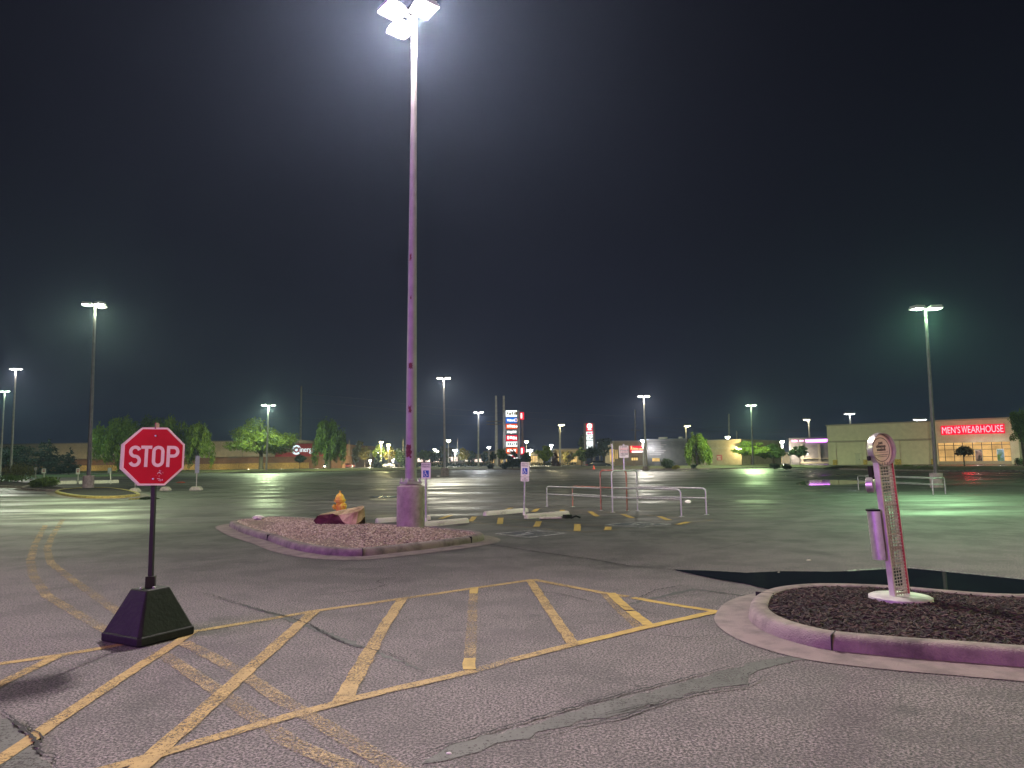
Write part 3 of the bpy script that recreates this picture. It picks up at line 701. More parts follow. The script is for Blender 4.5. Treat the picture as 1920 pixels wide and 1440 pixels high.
for a in (220, 309, 129):
    shoebox(root, math.radians(a), .56, PH, .56, 'lens_white', -.05)
    q = math.radians(a); light('lamp_light', (math.cos(q) * .56, math.sin(q) * .56, PH - .28), 7700, (1, .89, .84), .14, root)

light_pole('lamp pole with three lit heads on the small kerbed island behind the stop sign', (165, 918), (174, 572), (200, 330, 80), None, (.80, 1, .56), 7000, (.72, .98), 'darkpole', .14, .09, .62, .52, lenses=['lens_green', 'lens_white', 'lens_warm'], drop=.5)
light_pole('lamp pole with green tinted head left of the mulch island', (1757, 914), (1735, 579), (190, 350), 'lens_green', (.50, 1, .46), 4200, (.62, .74), 'darkpole', .10, .07, .60, .47, drop=.5)
light_pole('lamp pole with pinkish white heads rising behind the shrubs at far left', (19, 897), (28, 692), (180, 0), 'lens_white', (1, .92, .80), 7000, (.75, .9), 'palepole', .16, .10, .68, .52, drop=.5)
light_pole('lamp pole with pale green head nearest the left picture edge', (0, 892), (5, 734), (180, 0), 'lens_green', (.6, 1, .6), 7000, None, 'palepole', .16, .10, .75, .55, drop=.5)
light_pole('lamp pole standing in front of the big bright green tree', (499, 886), (506, 760), (180, 0), 'lens_green', (.78, 1, .55), 27000, None, 'palepole', .18, .12, .95, .85, drop=.6)
light_pole('lamp pole on a grey block just right of the tall chipped pole', (834, 893), (832, 709), (180, 0), 'lens_warm', (1, .95, .74), 8000, (.9, .95), 'pole', .14, .09, .66, .46, drop=.5)
light_pole('lamp pole left of the twin steel masts', (897, 879), (897, 773), (180, 0), 'lens_white', (.92, .96, 1), 9000, None, 'palepole', .2, .13, .9, .62, drop=.6)
light_pole('single lamp pole with amber head between the two tall pylon signs', (1050, 871), (1052, 797), (0,), 'lens_yellow', (1, .82, .42), 7000, None, 'palepole', .25, .17, 1.7, .4, Y=170, drop=.6)
light_pole('lamp pole with glaring head behind the trolley bay', (1211, 882), (1207, 743), (180, 0), 'lens_warm', (1, .93, .78), 9000, (.9, .6), 'palepole', .15, .10, .78, .5, lenses=['lens_white', 'lens_warm'], drop=.5)
light_pole('lamp pole standing beside the spreading tree right of the tan wall', (1412, 874), (1409, 760), (180, 0), 'lens_green', (.68, 1, .46), 13000, None, 'darkpole', .16, .10, .75, .5, Y=119, drop=.6)
light_pole('amber wall top lamp over the round green tree', (1289, 860), (1285, 799), (0,), 'lens_yellow', (1, .85, .45), 3500, None, 'palepole', .2, .15, 1.5, .4, Y=165, drop=.6)
light_pole('lamp pole with amber head left of the cream shop', (1521, 860), (1514, 787), (200,), 'lens_warm', (1, .86, .5), 4000, None, 'palepole', .22, .18, 1.6, .5, Y=185, drop=.6)
light_pole('lamp pole behind the roof of the cream shop', (1597, 850), (1597, 776), (0, 180), 'lens_cool', (.85, .93, 1), 5000, None, 'palepole', .22, .16, 1.5, .6, Y=190, drop=.6)
light_pole('floodlight pole just left of the red shop sign', (1729, 860), (1727, 787), (180, 0), 'lens_cool', (.9, .95, 1), 3000, None, 'darkpole', .2, .15, 1.6, .6, Y=165, drop=.6)

light_pole('lamp pole outside the picture to the left', Vector((-26, 19, 0)), 10.5, (180, 0), 'lens_green', (.88, 1, .50), 4200, (.62, .9), 'darkpole', .14, .09, .8, .7)
light_pole('lamp pole outside the picture to the right', Vector((27, 12, 0)), 10.0, (180, 0), 'lens_green', (.60, 1, .42), 7200, (.62, .9), 'darkpole', .14, .09, .8, .7)
light_pole('added unseen lamp pole lighting the front of the cream store', Vector((84, 86, 0)), 10.5, (180, 0), 'lens_green', (.86, 1, .60), 26000, (.62, .9), 'darkpole', .14, .09, .9, .7)  # added out of view to brighten the store front
# ------------------------------------------------------------------ far street lamps (small, behind the lot)
def far_lamp(label, px, py, Y, lens, base_py=868, size=1.2, power=0, col=(1, .9, .7)):
    b = Vector((at(px, base_py, Y).x, Y, 0)); H = at(px, py, Y).z
    root = thing('street_lamp', label, 'street lamp', b, 0, 'distant street lamps')
    MB().tube([(0, 0, 0), (0, 0, H)], [.14, .10], 8).build('pole', 'palepole', root, smooth=True)
    mb = MB().lathe([(size * .10, -size * .18), (size * .36, -size * .12), (size * .46, 0), (size * .2, size * .14), (.05, size * .2)], (0, 0, H), 12); h = mb.build('lamp_head', 'head', root, smooth=True)
    MB().lathe([(.03, -size * .48), (size * .24, -size * .42), (size * .42, -size * .22), (size * .46, -size * .03)], (0, 0, H), 12).build('lens', lens, h, smooth=True)
    if power: light('lamp_light', (0, -.2, H - size * .9), power * 6, col, .25, root)
for a in (('yellow twin lamp above the brightest green tree', 714.5, 828, 215, 'lens_yellow', 868, 1.3, 3500, (1, .92, .45)), ('yellow lamp over the golden tree left of the tall pole', 728, 833, 210, 'lens_yellow', 868, 1.3, 3500, (1, .9, .4)),
          ('amber lamp just right of the block mounted lamp pole', 841, 825, 230, 'lens_yellow', 868, 1.5), ('small lamp above the row of lit shop fronts', 815, 842, 250, 'lens_warm', 868, 1.1), ('smaller second lamp above the row of lit shop fronts', 820, 845.5, 250, 'lens_warm', 868, 1.0),
          ('white lamp in front of the lime green tree', 853.5, 843, 215, 'lens_cool', 868, 1.4, 2500, (.95, 1, .9)), ('lamp left of the twin steel masts at roof height', 917, 838, 240, 'lens_white', 868, 1.2),
          ('amber lamp just right of the striped pylon sign', 987.5, 827, 220, 'lens_yellow', 868, 1.3), ('white lamp above the yellow lit shop', 994.5, 843, 220, 'lens_white', 868, 1.4, 2500, (1, .93, .6)), ('small lamp behind the round bright green tree', 1034, 834, 210, 'lens_white', 868, 1.0, 1500, (1, .9, .55)),
          ('lamp in the dark tree right of the red and white pylon', 1125, 829.5, 200, 'lens_white', 868, 1.0), ('bright lamp above the lit house wall beside the trolley sign', 1157, 834, 190, 'lens_white', 868, 1.3, 2500, (1, .85, .5)), ('cool white globe lamp left of the dark building', 1206.5, 825, 150, 'lens_cool', 868, 1.0, 1200, (.95, .97, 1)),
          ('upper of two lamps over the tan wall', 1366, 818.5, 172, 'lens_warm', 860, 1.2), ('lower of two lamps over the tan wall', 1369.5, 825.5, 168, 'lens_cool', 860, 1.2), ('small lamp inside the spreading tree', 1404, 834.5, 160, 'lens_white', 868, .9),
          ('lamp above the dark trees left of the purple neon', 1468, 827, 180, 'lens_warm', 868, 1.3, 1500, (1, .9, .7)), ('globe lamp at the end of the brown cinema wall', 642, 863, 235, 'lens_white', 872, .9, 900, (1, .9, .75)), ('amber lantern beside the car headlights', 623, 866, 225, 'lens_yellow', 876, .9, 900, (1, .7, .4)), ('low globe lamp under the green trees', 694, 862.5, 225, 'lens_warm', 874, .9, 900, (1, .85, .55)), ('low white lamp under the golden tree', 737, 859.5, 225, 'lens_white', 874, .9, 900, (1, .9, .7))):
    far_lamp(*a)

# ------------------------------------------------------------------ stop sign on a weighted base
sb = Vector((-3.53, 7.05, 0)); yaw_b = math.atan2(.45, .25)
root = thing('stop_sign', 'red STOP sign on a black post in a heavy black pyramid base', 'stop sign', sb)
q = MB(); w0, w1, hb = .285, .115, .47
rings = [(w0 - .012, .0), (w0, .012), (w0, .075), (w0 - .012, .088), (w1 + .008, hb - .012), (w1, hb)]
vs = []
for k, (ww, z) in enumerate(rings):
    for a in range(4):
        th = yaw_b + PI / 4 + a * PI / 2
        for e_ in (-1, 1):      # chamfered corner
            t2 = th + e_ * .055; vs.append((math.cos(t2) * ww * 1.414, math.sin(t2) * ww * 1.414, z))
q.add(vs, [(k * 8 + i, k * 8 + (i + 1) % 8, (k + 1) * 8 + (i + 1) % 8, (k + 1) * 8 + i) for k in range(5) for i in range(8)] + [tuple(range(40, 48)), tuple(reversed(range(8)))])
q.build('base', 'black', root, bevel=.006)
n_az = math.radians(10)
MB().tube([(-.01 * t, 0, hb - .02 + (2.0 - hb) * t) for t in (0, .5, 1)], .027, 4).build('post', 'blackmetal', root)
MB().box((0, 0, hb + .055), (.085, .085, .11), .3).build('post_socket', 'blackmetal', root, bevel=.004)
for s_ in (-1, 1): MB().lathe([(.016, 0), (.016, .014), (.008, .016)], (s_ * .055, -.05 + s_ * .012, hb), 8).build('bolt', 'galv', root)
MB().tube([(-.31, .02, .17), (-.25, .08, .17)], .055, 18).build('wheel', 'black', root, smooth=True)
def octagon(w_, n=8, rot=PI / 8): return [(w_ / 2 / math.cos(PI / 8) * math.cos(rot + k * PI / 4), w_ / 2 / math.cos(PI / 8) * math.sin(rot + k * PI / 4)) for k in range(n)]
zc = 1.735
fx = Matrix.Translation((0, -.045, zc)) @ Matrix.Rotation(.018, 4, 'Y') @ facing(n_az) @ Matrix.Scale(.935, 4)
bx = Matrix.Translation((-.052, .040, zc - .004)) @ Matrix.Rotation(.02, 4, 'Y') @ facing(n_az + .25) @ Matrix.Scale(.935, 4)
W = .605
pb_ = MB().prism(octagon(W), -.003, .002).build('sign_back_plate', 'signwhite', root, xf=bx)
f0 = MB().prism(octagon(W), -.003, .002).build('sign_plate', 'oldwhite', root, xf=fx)
MB().prism(octagon(W - .038), .0025, .0042).build('red_face', 'signred', f0, xf=fx)
# STOP in highway style strokes
def glyph(strokes, wd, ox, mb, sx=1.0):
    for st in strokes:
        closed = st[0] == st[-1] and len(st) > 3
        P = [Vector((x * sx + ox, y, 0)) for x, y in (st[:-1] if closed else st)]; n = len(P); L_, R_ = [], []
        for i in range(n):
            a = P[i - 1] if (i or closed) else P[i]; b = P[(i + 1) % n] if (i < n - 1 or closed) else P[i]
            d1 = (P[i] - a).normalized() if (P[i] - a).length > 1e-6 else (b - P[i]).normalized(); d3 = (b - P[i]).normalized() if (b - P[i]).length > 1e-6 else d1
            t = (d1 + d3).normalized(); nn = Vector((-t.y, t.x, 0)); k = 1 / max(.5, nn.dot(Vector((-d1.y, d1.x, 0))))
            L_.append(P[i] + nn * wd / 2 * k); R_.append(P[i] - nn * wd / 2 * k)
        vs = L_ + R_; m_ = n if closed else n - 1
        mb.add([(v.x, v.y, 0.0052) for v in vs], [(n + i, n + (i + 1) % n, (i + 1) % n, i) for i in range(m_)])
def arc(cx, cy, rx, ry, a0, a1, n=12): return [(cx + rx * math.cos(math.radians(a0 + (a1 - a0) * i / n)), cy + ry * math.sin(math.radians(a0 + (a1 - a0) * i / n))) for i in range(n + 1)]
g = MB(); hh = .222; wd = .033; h2 = hh / 2 - wd / 2; ww = .044
S_ = arc(0, h2 * .5, ww, h2 * .5, 20, 180, 9) + arc(0, h2 * .5, ww, h2 * .5, 180, 255, 5)[1:] + arc(0, -h2 * .5, ww, h2 * .5, 75, 0, 5) + arc(0, -h2 * .5, ww, h2 * .5, 0, -160, 9)[1:]
glyph([S_], wd, -.180, g)
glyph([[(-.054, h2), (.054, h2)], [(0, h2 - wd / 2), (0, -hh / 2)]], wd, -.070, g)
O_ = arc(0, h2 - ww, ww, ww, 0, 180, 10) + arc(0, -h2 + ww, ww, ww, 180, 360, 10); O_.append(O_[0])
glyph([O_], wd, .047, g)
glyph([[(-ww + .004, -hh / 2), (-ww + .004, hh / 2)], [(-ww + .004 + wd / 2, h2), (.012, h2)] + arc(.012, h2 * .5 + .002, .040, h2 * .5 - .002, 90, -90, 10) + [(-ww + .004 + wd / 2, .004)]], wd, .186, g)
g.build('lettering', 'oldwhite', f0, xf=fx)
sc_ = MB(); rg = random.Random(5)
for k in range(26):     # scraped paint and dents
    x, y = .075 + rg.gauss(0, .012), -.15 - rg.random() * .11; a = rg.random() * 3; l = rg.uniform(.004, .016)
    sc_.add([(x, y, .0056), (x + l * math.cos(a), y + l * math.sin(a), .0056), (x + l * math.cos(a) + .003, y + l * math.sin(a) + .004, .0056), (x + .003, y + .005, .0056)], [(0, 1, 2, 3)])
sc_.build('scratches', 'signwhite', f0, xf=fx)
for y in (.215, -.235): MB().lathe([(.010, 0), (.010, .008), (.004, .010)], (.012, y, .0045), 10).build('bolt', 'galv', f0, xf=fx)
MB().box((.0, 0, zc + .30), (.012, .10, .06), n_az).build('post_tip', 'rust', root)

# ------------------------------------------------------------------ leaning pet clean-up station
pbse = G(1688, 1119, .19); lean = math.radians(3.4)
root = thing('pet_station', 'leaning lattice pet station with round sign head and waste bin on mulch', 'pet station', (pbse.x, pbse.y, .185))
n_az2 = math.radians(43)     # the sign looks towards the camera's side of the lot, turned away to the right
MB().lathe([(.30, -.03), (.30, .010), (.285, .018), (.06, .026)], seg=44).build('base_plate', 'baseplate', root, smooth=True)
XF = Matrix.Rotation(-lean, 4, 'Y') @ Matrix.Rotation(n_az2 - .35, 4, 'Z')     # local: x across, -y front, z up
def pp(mb, name, m, parent=root, **k): return mb.build(name, m, parent, xf=XF, **k)
HW = .105; HZ = 1.38
for s_ in (-1, 1):
    pp(MB().box((s_ * HW, 0, .02 + HZ / 2), (.022, .066, HZ)), 'side_rail', 'railpink', bevel=.005)
    pp(MB().box((s_ * (HW - .0125 * s_ * s_), -.030, .02 + HZ / 2), (.006, .022, HZ * .98)), 'rail_light_strip', 'rail_redlight') if s_ > 0 else None  # strip coloured for the red light this rail catches
lt = MB()
for k in range(5): x_ = -HW + .030 + k * .0375; lt.box((x_, -.02, .02 + HZ / 2), (.007, .006, HZ))
for k in range(40): lt.box((0, -.0265, .05 + k * (HZ - .04) / 40), (HW * 2 - .024, .006, .009 if k % 9 else .02))
pp(lt, 'lattice', 'lattice')
for z_ in (.5, .96): pp(MB().box((0, .01, z_), (HW * 2 - .023, .012, .03)), 'cross_brace', 'alu')
pp(MB().box((-.02, .035, .62), (.075, .02, .62)), 'bag_chute', 'alu', bevel=.004)
zc2 = 1.535; RD = .178
XH = XF @ Matrix.Translation((0, 0, zc2)) @ Matrix.Rotation(PI / 2, 4, 'X')
mb = MB(); prof = [(RD - .010, -.030), (RD, -.030), (RD, .034), (RD - .005, .038), (RD - .010, .034), (RD - .010, -.02)]
mb.lathe(prof, seg=56); mb.f = mb.f[:-2]; rim_ = mb.build('sign_rim', 'alu', root, smooth=True, xf=XH)
fc = MB().lathe([(RD - .011, -.03), (RD - .011, -.006)], seg=56).build('sign_face', 'cream', root, xf=XH)
ring = MB(); n = 56; vs = [(r0 * math.cos(2 * PI * k / n), r0 * math.sin(2 * PI * k / n), -.0040) for r0 in (.128, .121) for k in range(n)]
ring.add(vs, [(k, (k + 1) % n, n + (k + 1) % n, n + k) for k in range(n)]); ring.build('border_ring', 'signink', fc, xf=XH)
for t, y, sz, b_ in (('pet', .072, .049, .0012), ('cleanup', .036, .047, .0012), ('station', .001, .047, .0012)):
    me = text_mesh(t, sz, .0008, b_); me.transform(XH @ Matrix.Translation((0, y, -.0035))); link('lettering', me, 'signink', fc)
ln = MB().box((0, -.030, -.0038), (.20, .0035, .001)); ln.build('rule', 'signink', fc, xf=XH)
sm = MB(); rg = random.Random(2)
for y, wl in ((-.056, .19), (-.074, .13)):
    x = -wl / 2
    while x < wl / 2:
        l = rg.uniform(.004, .009); sm.box((x + l / 2, y, -.0038), (l, .006, .001)); x += l + (.003 if rg.random() < .8 else .008)
sm.build('small_print', 'signink', fc, xf=XH)
# waste bin and bag dispenser on the back
def bin_pts(s=1.0): return [(.0, -.11 * s), (.07 * s, -.095 * s), (.115 * s, -.05 * s), (.13 * s, 0), (.115 * s, .05 * s), (.07 * s, .095 * s), (0, .11 * s)]
XB = XF @ Matrix.Translation((-HW + .0, .06, .40)) @ Matrix.Rotation(PI - .55, 4, 'Z')
bn = MB().prism(bin_pts(.80), 0, .50).build('waste_bin', 'alu', root, smooth=True, xf=XB)
MB().prism(bin_pts(.88), .502, .52).build('lid', 'black', bn, xf=XB)
pr = MB()
for k in range(7): pr.box((.03 + .0 * k, -.090 + .002 * (k % 2), .06 + .06 * k), (.07, .003, .008))
pr.build('bin_perforation', 'blackmetal', bn, xf=XB)
rd_ = MB()
for k in range(11): rd_.prism(bin_pts(.815), .03 + .043 * k, .045 + .043 * k)
rd_.build('bin_ribs', 'alu', bn, smooth=True, xf=XB)
MB().box((.0, 0, .25), (.03, .05, .46)).build('mount', 'blackmetal', bn, xf=XB @ Matrix.Translation((-.02, 0, 0)))
dsp = MB().lathe([(.075, -.035), (.082, -.03), (.082, .03), (.075, .035)], seg=28).build('bag_dispenser', 'alu', root, smooth=True, xf=XF @ Matrix.Translation((-HW - .005, .10, 1.17)) @ Matrix.Rotation(PI / 2, 4, 'X') @ Matrix.Rotation(.5, 4, 'Y'))
MB().box((-HW - .005, .075, 1.30), (.02, .05, .14)).build('bracket', 'blackmetal', root, xf=XF)
MB().box((-RD - .005, .015, zc2 - .08), (.02, .045, .05)).build('clamp', 'blackmetal', root, xf=XF, bevel=.01)

# ------------------------------------------------------------------ hydrant, boulder, stones
hb_ = Vector((at(637, 960, 18.15).x, 18.15, .185))
root = thing('fire_hydrant', 'orange yellow fire hydrant behind the split boulder on the gravel', 'fire hydrant', hb_); root.scale = (.80, .80, 1.0)
MB().lathe([(.17, -.02), (.17, .03), (.125, .035), (.125, .08), (.118, .09), (.118, .46), (.125, .47), (.17, .475), (.17, .515), (.128, .52), (.125, .545)], seg=28).build('barrel', 'hydrant', root, smooth=True)
MB().lathe([(.185, .50), (.185, .545), (.15, .55), (.138, .60), (.105, .655), (.06, .685), (.05, .70), (.03, .705), (.026, .755), (.01, .76)], seg=28).build('bonnet', 'hydrant', root, smooth=True)
XN = Matrix.Translation((0, 0, .37)) @ Matrix.Rotation(math.radians(-40), 4, 'Z') @ Matrix.Rotation(PI / 2, 4, 'Y')
nz_ = MB().lathe([(.085, .08), (.085, .16), (.105, .165), (.105, .215), (.085, .225), (.035, .23), (.03, .27), (.01, .272)], seg=22).build('pumper_nozzle', 'hydrant', root, smooth=True, xf=XN)
for a in (60, 200): MB().lathe([(.055, .08), (.055, .15), (.07, .155), (.07, .195), (.03, .2), (.025, .23), (.01, .232)], seg=18).build('hose_nozzle', 'hydrant', root, smooth=True, xf=Matrix.Translation((0, 0, .36)) @ Matrix.Rotation(math.radians(a), 4, 'Z') @ Matrix.Rotation(PI / 2, 4, 'Y'))
# boulder: a split slab, outline traced on its near face and given real depth
YB = 16.95
def bl(px, py, dy=0.0): p = at(px, py, YB); return Vector((p.x, p.y + dy, p.z))
face = [(588, 980), (592, 976), (596, 971), (600, 969.5), (612, 968.5), (620, 968), (624, 966.8), (630, 969.5), (634, 970.2), (638, 975), (643, 981), (648, 987), (640, 988), (622, 988), (604, 988.5), (593, 987)]
right_ = [(624, 966.8), (650, 964), (668, 961), (672, 965), (676, 970), (677, 977), (672, 984), (660, 987.5), (648, 988)]
rb = thing('boulder', 'tan split boulder with a front face coloured dark maroon for shade beside the hydrant', 'boulder', (0, 0, 0))
o0 = bl(634, 988); rb.location = (o0.x, o0.y, o0.z + .05)
def rel(v): return v - o0
bmb = MB(); n = len(face)
fr = [rel(bl(x, y, .04 * math.sin(i * 1.7) - .02)) for i, (x, y) in enumerate(face)]
bmb.add(fr, [tuple(reversed(range(n)))]); bmb.build('shaded_face', 'shadedface', rb)
b2 = MB()
outer = [(588, 980), (592, 976), (596, 971), (600, 969.3), (612, 966.5), (628, 963.4), (645, 960.5), (660, 957.4), (672, 954.5), (676.5, 955.5), (678, 961), (678.5, 968), (677, 976), (672, 984.5), (661, 988), (648, 988.6), (622, 988.8), (604, 989), (593, 987.6)]
def loopz(pts, dy, sc, cx=632, cy=975): return [rel(bl(cx + (x - cx) * sc, cy + (y - cy) * sc, dy + .05 * math.sin(x * .9 + y))) for x, y in pts]
# the front shelf: from the face outline back to the crest
crest = [rel(bl(x, y, d)) for x, y, d in ((589, 979, .10), (598, 969, .28), (612, 966.2, .40), (628, 963.2, .48), (645, 960.3, .52), (660, 957.2, .52), (672, 954.4, .46), (677, 955.5, .36))]
fedge = [fr[0], fr[2], fr[4], fr[6], fr[8]]
mid = [rel(bl(x, y, d)) for x, y, d in ((652, 967.5, .02), (664, 964.5, .0), (671, 963.0, .05), (676, 960, .2))]
botr = [rel(bl(x, y, d)) for x, y, d in ((648, 988, .0), (658, 988.8, -.06), (668, 987, -.02), (675, 982, .12), (679, 974, .3))]
b2.add(fedge + crest, [(0, 1, 6, 5), (1, 2, 7, 6), (2, 3, 8, 7), (3, 4, 9, 8)])
b2.add([fedge[4]] + mid + crest[4:], [(0, 1, 6, 5), (1, 2, 7, 6), (2, 3, 7), (3, 4, 8, 7)])
f11, f9 = fr[11], fr[9]
b2.add([fr[8], fr[9], fr[10], fr[11]] + mid + botr, [(0, 1, 4), (1, 2, 4), (2, 9, 5, 4), (2, 3, 8, 9), (9, 10, 6, 5), (10, 11, 7, 6), (11, 12, 7)])
back_b = [Vector((c.x, c.y + .18, -.05)) for c in crest]
b2.add(crest + back_b, [(i, i + 1, i + 9, i + 8) for i in range(7)])
b2.add([mid[3], botr[4], crest[7], back_b[7]], [(0, 1, 3, 2)])
b2.build('body', 'stone', rb)
sub = rb.children[-1].modifiers.new('sub', 'SUBSURF'); sub.subdivision_type = 'SIMPLE'; sub.levels = sub.render_levels = 3
tx = bpy.data.textures.new('rock', 'CLOUDS'); tx.noise_scale = .18
dm = rb.children[-1].modifiers.new('rough', 'DISPLACE'); dm.texture = tx; dm.strength = .035; dm.texture_coords = 'LOCAL'
def pebble(name, label, cat, p, r, m, seed, flat=.6):
    rg = random.Random(seed); mb = MB(); vs = []; seg, rings = 9, 5
    for i in range(rings):
        ph = -PI / 2 + PI * (i + .5) / rings
        for k in range(seg):
            a = 2 * PI * k / seg; rr = r * rg.uniform(.75, 1.2); vs.append((rr * math.cos(ph) * math.cos(a) * 1.3, rr * math.cos(ph) * math.sin(a) * .9, r * flat * math.sin(ph)))
    mb.add(vs, [(i * seg + k, i * seg + (k + 1) % seg, (i + 1) * seg + (k + 1) % seg, (i + 1) * seg + k) for i in range(rings - 1) for k in range(seg)] + [tuple(reversed(range(seg))), tuple((rings - 1) * seg + k for k in range(seg))])
    o = mb.build(name, m); o.location = (p.x, p.y, p.z + r * flat * .6); tag(o, label, cat); return o
pebble('stone', 'small pale stone lying on the gravel near the left kerb tip', 'stone', G(484, 973, .17), .13, 'wheelstop', 1, .5)
pebble('stone', 'dark scrap lying flat on the gravel in front of the mound', 'debris', G(536, 988, .16), .06, 'cardark', 2, .3)
pebble('stone', 'small white pebble on the patched trench at the bottom', 'stone', G(842, 1414), .012, 'signwhite', 3)
pebble('litter', 'crumpled white paper cup scrap lying right of the trolley bay', 'litter', G(1290, 943), .09, 'signwhite', 4, .8)
pebble('litter', 'pale twig of litter lying on the asphalt behind the black water', 'litter', G(1517, 1051), .03, 'portbase', 5, .3)
pebble('litter', 'small white litter at the foot of the far grey block', 'litter', G(822, 894), .14, 'signwhite', 6, .6)
pebble('litter', 'small pale scrap at the edge of the black water', 'litter', G(1460, 1074), .016, 'portbase', 7, .6)
pebble('litter', 'white bag scrap lying left of the stop sign near the sign blocks', 'litter', G(242, 925.5), .12, 'signwhite', 8, .4)
pebble('litter', 'red scrap lying on the asphalt right of the stop sign', 'litter', G(339, 905), .30, 'cone', 9, .15)
# broken kerb slab / wrecked wheel stop beside the accessible sign
dp = G(1040, 973.5)
dr = thing('broken_wheel_stop', 'broken white slab and black plastic wreck on the asphalt beside the wheel stops', 'debris', dp)
MB().box((-.12, .02, .04), (.62, .16, .05), .2).build('slab', 'wheelstop', dr, bevel=.012)
MB().box((.36, .06, .07), (.22, .18, .10), .6).build('plastic_wreck', 'black', dr, bevel=.02)
MB().tube([(.45, -.05, .03), (.6, .0, .08), (.72, .08, .03)], .025, 8).build('bent_bar', 'black', dr, smooth=True)

# ------------------------------------------------------------------ wheel stops
def wheel_stop(label, a, b, h=.13, w_=.17):
    A, B = G(*a), G(*b); c = (A + B) / 2; d = B - A
    o = MB(); L_ = d.length / 2
    prof = [(-w_ / 2, 0), (-w_ / 2 + .015, h * .55), (-w_ / 2 + .045, h), (w_ / 2 - .045, h), (w_ / 2 - .015, h * .55), (w_ / 2, 0)]
    xs = [-L_, -L_ + .05, L_ - .05, L_]; vs = []
    for i, x in enumerate(xs):
        k = .8 if i in (0, 3) else 1.0
        for y, z in prof: vs.append((x, y * k, z * k))
    n = 6
    o.add(vs, [(i * n + k, (i + 1) * n + k, (i + 1) * n + k + 1, i * n + k + 1) for i in range(3) for k in range(n - 1)] + [tuple(range(n)), tuple(3 * n + k for k in reversed(range(n)))])
    ob = o.build('wheel_stop', 'wheelstop', bevel=.01); ob.location = (c.x, c.y, 0); ob.rotation_euler = (0, 0, math.atan2(d.y, d.x))
    return tag(ob, label, 'wheel stop', 'concrete wheel stops at the accessible bays')
wheel_stop('white wheel stop mostly hidden behind the round concrete pole base', (705, 980.5), (806, 974))
wheel_stop('white wheel stop just right of the round concrete pole base', (792, 988), (877, 980))
wheel_stop('white wheel stop behind the foot of the van accessible sign post', (908, 967), (989, 960))
wheel_stop('white wheel stop right of the van accessible sign post', (985, 972.5), (1066, 966))
wheel_stop('thin far wheel stop left of the block under the left lamp pole', (105, 908), (143, 907), .3, .4)
wheel_stop('thin far wheel stop between the left lamp block and the bare post', (147, 907.5), (222, 905.5), .3, .4)

# ------------------------------------------------------------------ accessible parking signs
def access_sign(label, base, top_py, van, az, lean=0.0):
    b = G(*base); zt = at(base[0], top_py, b.y).z; root = thing('parking_sign', label, 'parking sign', b, 0, 'accessible parking signs')
    XL = Matrix.Rotation(lean, 4, 'Y')
    MB().tube([(0, 0, 0), (0, 0, zt - .05)], .030, 10).build('post', 'galv', root, smooth=True, xf=XL)
    MB().tube([(0, 0, 0), (0, 0, .12)], [.045, .040], 10).build('post_sleeve', 'signwhite', root, smooth=True, xf=XL)
    w_, h_ = .255, .44
    c = XL @ Matrix.Translation((0, -.04, zt - h_ / 2)) @ facing(az)
    def rr(w1, h1, r=.02): return [(sx * (w1 / 2 - r) + r * math.cos(a), sy * (h1 / 2 - r) + r * math.sin(a)) for sx, sy, a0 in ((1, 1, 0), (-1, 1, 90), (-1, -1, 180), (1, -1, 270)) for a in (math.radians(a0), math.radians(a0 + 45), math.radians(a0 + 90))]
    pl = MB().prism(rr(w_, h_), -.003, .003).build('sign_panel', 'signwhite', root, xf=c)
    for t, y in (('RESERVED', h_ / 2 - .055), ('PARKING', h_ / 2 - .115)):
        me = text_mesh(t, .055, .0006, .0008, sx=.88); me.transform(c @ Matrix.Translation((0, y, .0042))); link('lettering', me, 'signink', pl)
    bs = .155
    y0 = -.085 if not van else -.05
    MB().prism([(-bs * .5, -bs * .6), (bs * .5, -bs * .6), (bs * .5, bs * .6), (-bs * .5, bs * .6)], .0032, .0042).build('blue_panel', 'signblue', pl, xf=c @ Matrix.Translation((0, y0, 0)))
    isa(Vector((0, 0, .0052)), Vector((1, 0, 0)), Vector((0, 1, 0)), .155, 0).build('wheelchair_symbol', 'signwhite', pl, xf=c @ Matrix.Translation((-.01, y0, 0)))
    if van:
        me = text_mesh('\u2190 \u2192' if False else '<->', .05, .0006, .001); me.transform(c @ Matrix.Translation((0, -h_ / 2 + .035, .0042))); link('arrow', me, 'signredink', pl)
        h3 = .13; c3 = XL @ Matrix.Translation((0, -.04, zt - h_ - .01 - h3 / 2)) @ facing(az)
        p3 = MB().prism(rr(w_, h3, .012), -.003, .003).build('van_panel', 'signwhite', root, xf=c3)
        for t, y in (('VAN', .03), ('ACCESSIBLE', -.025)):
            me = text_mesh(t, .042, .0006, .0006, sx=.8); me.transform(c3 @ Matrix.Translation((0, y, .0042))); link('lettering', me, 'signink', p3)
access_sign('blue and white accessible parking sign beside the tall pole base', (799, 979), 867.5, False, .06)
access_sign('accessible parking sign with a van accessible plate below, between wheel stops', (983, 966), 866.5, True, -.05, .03)

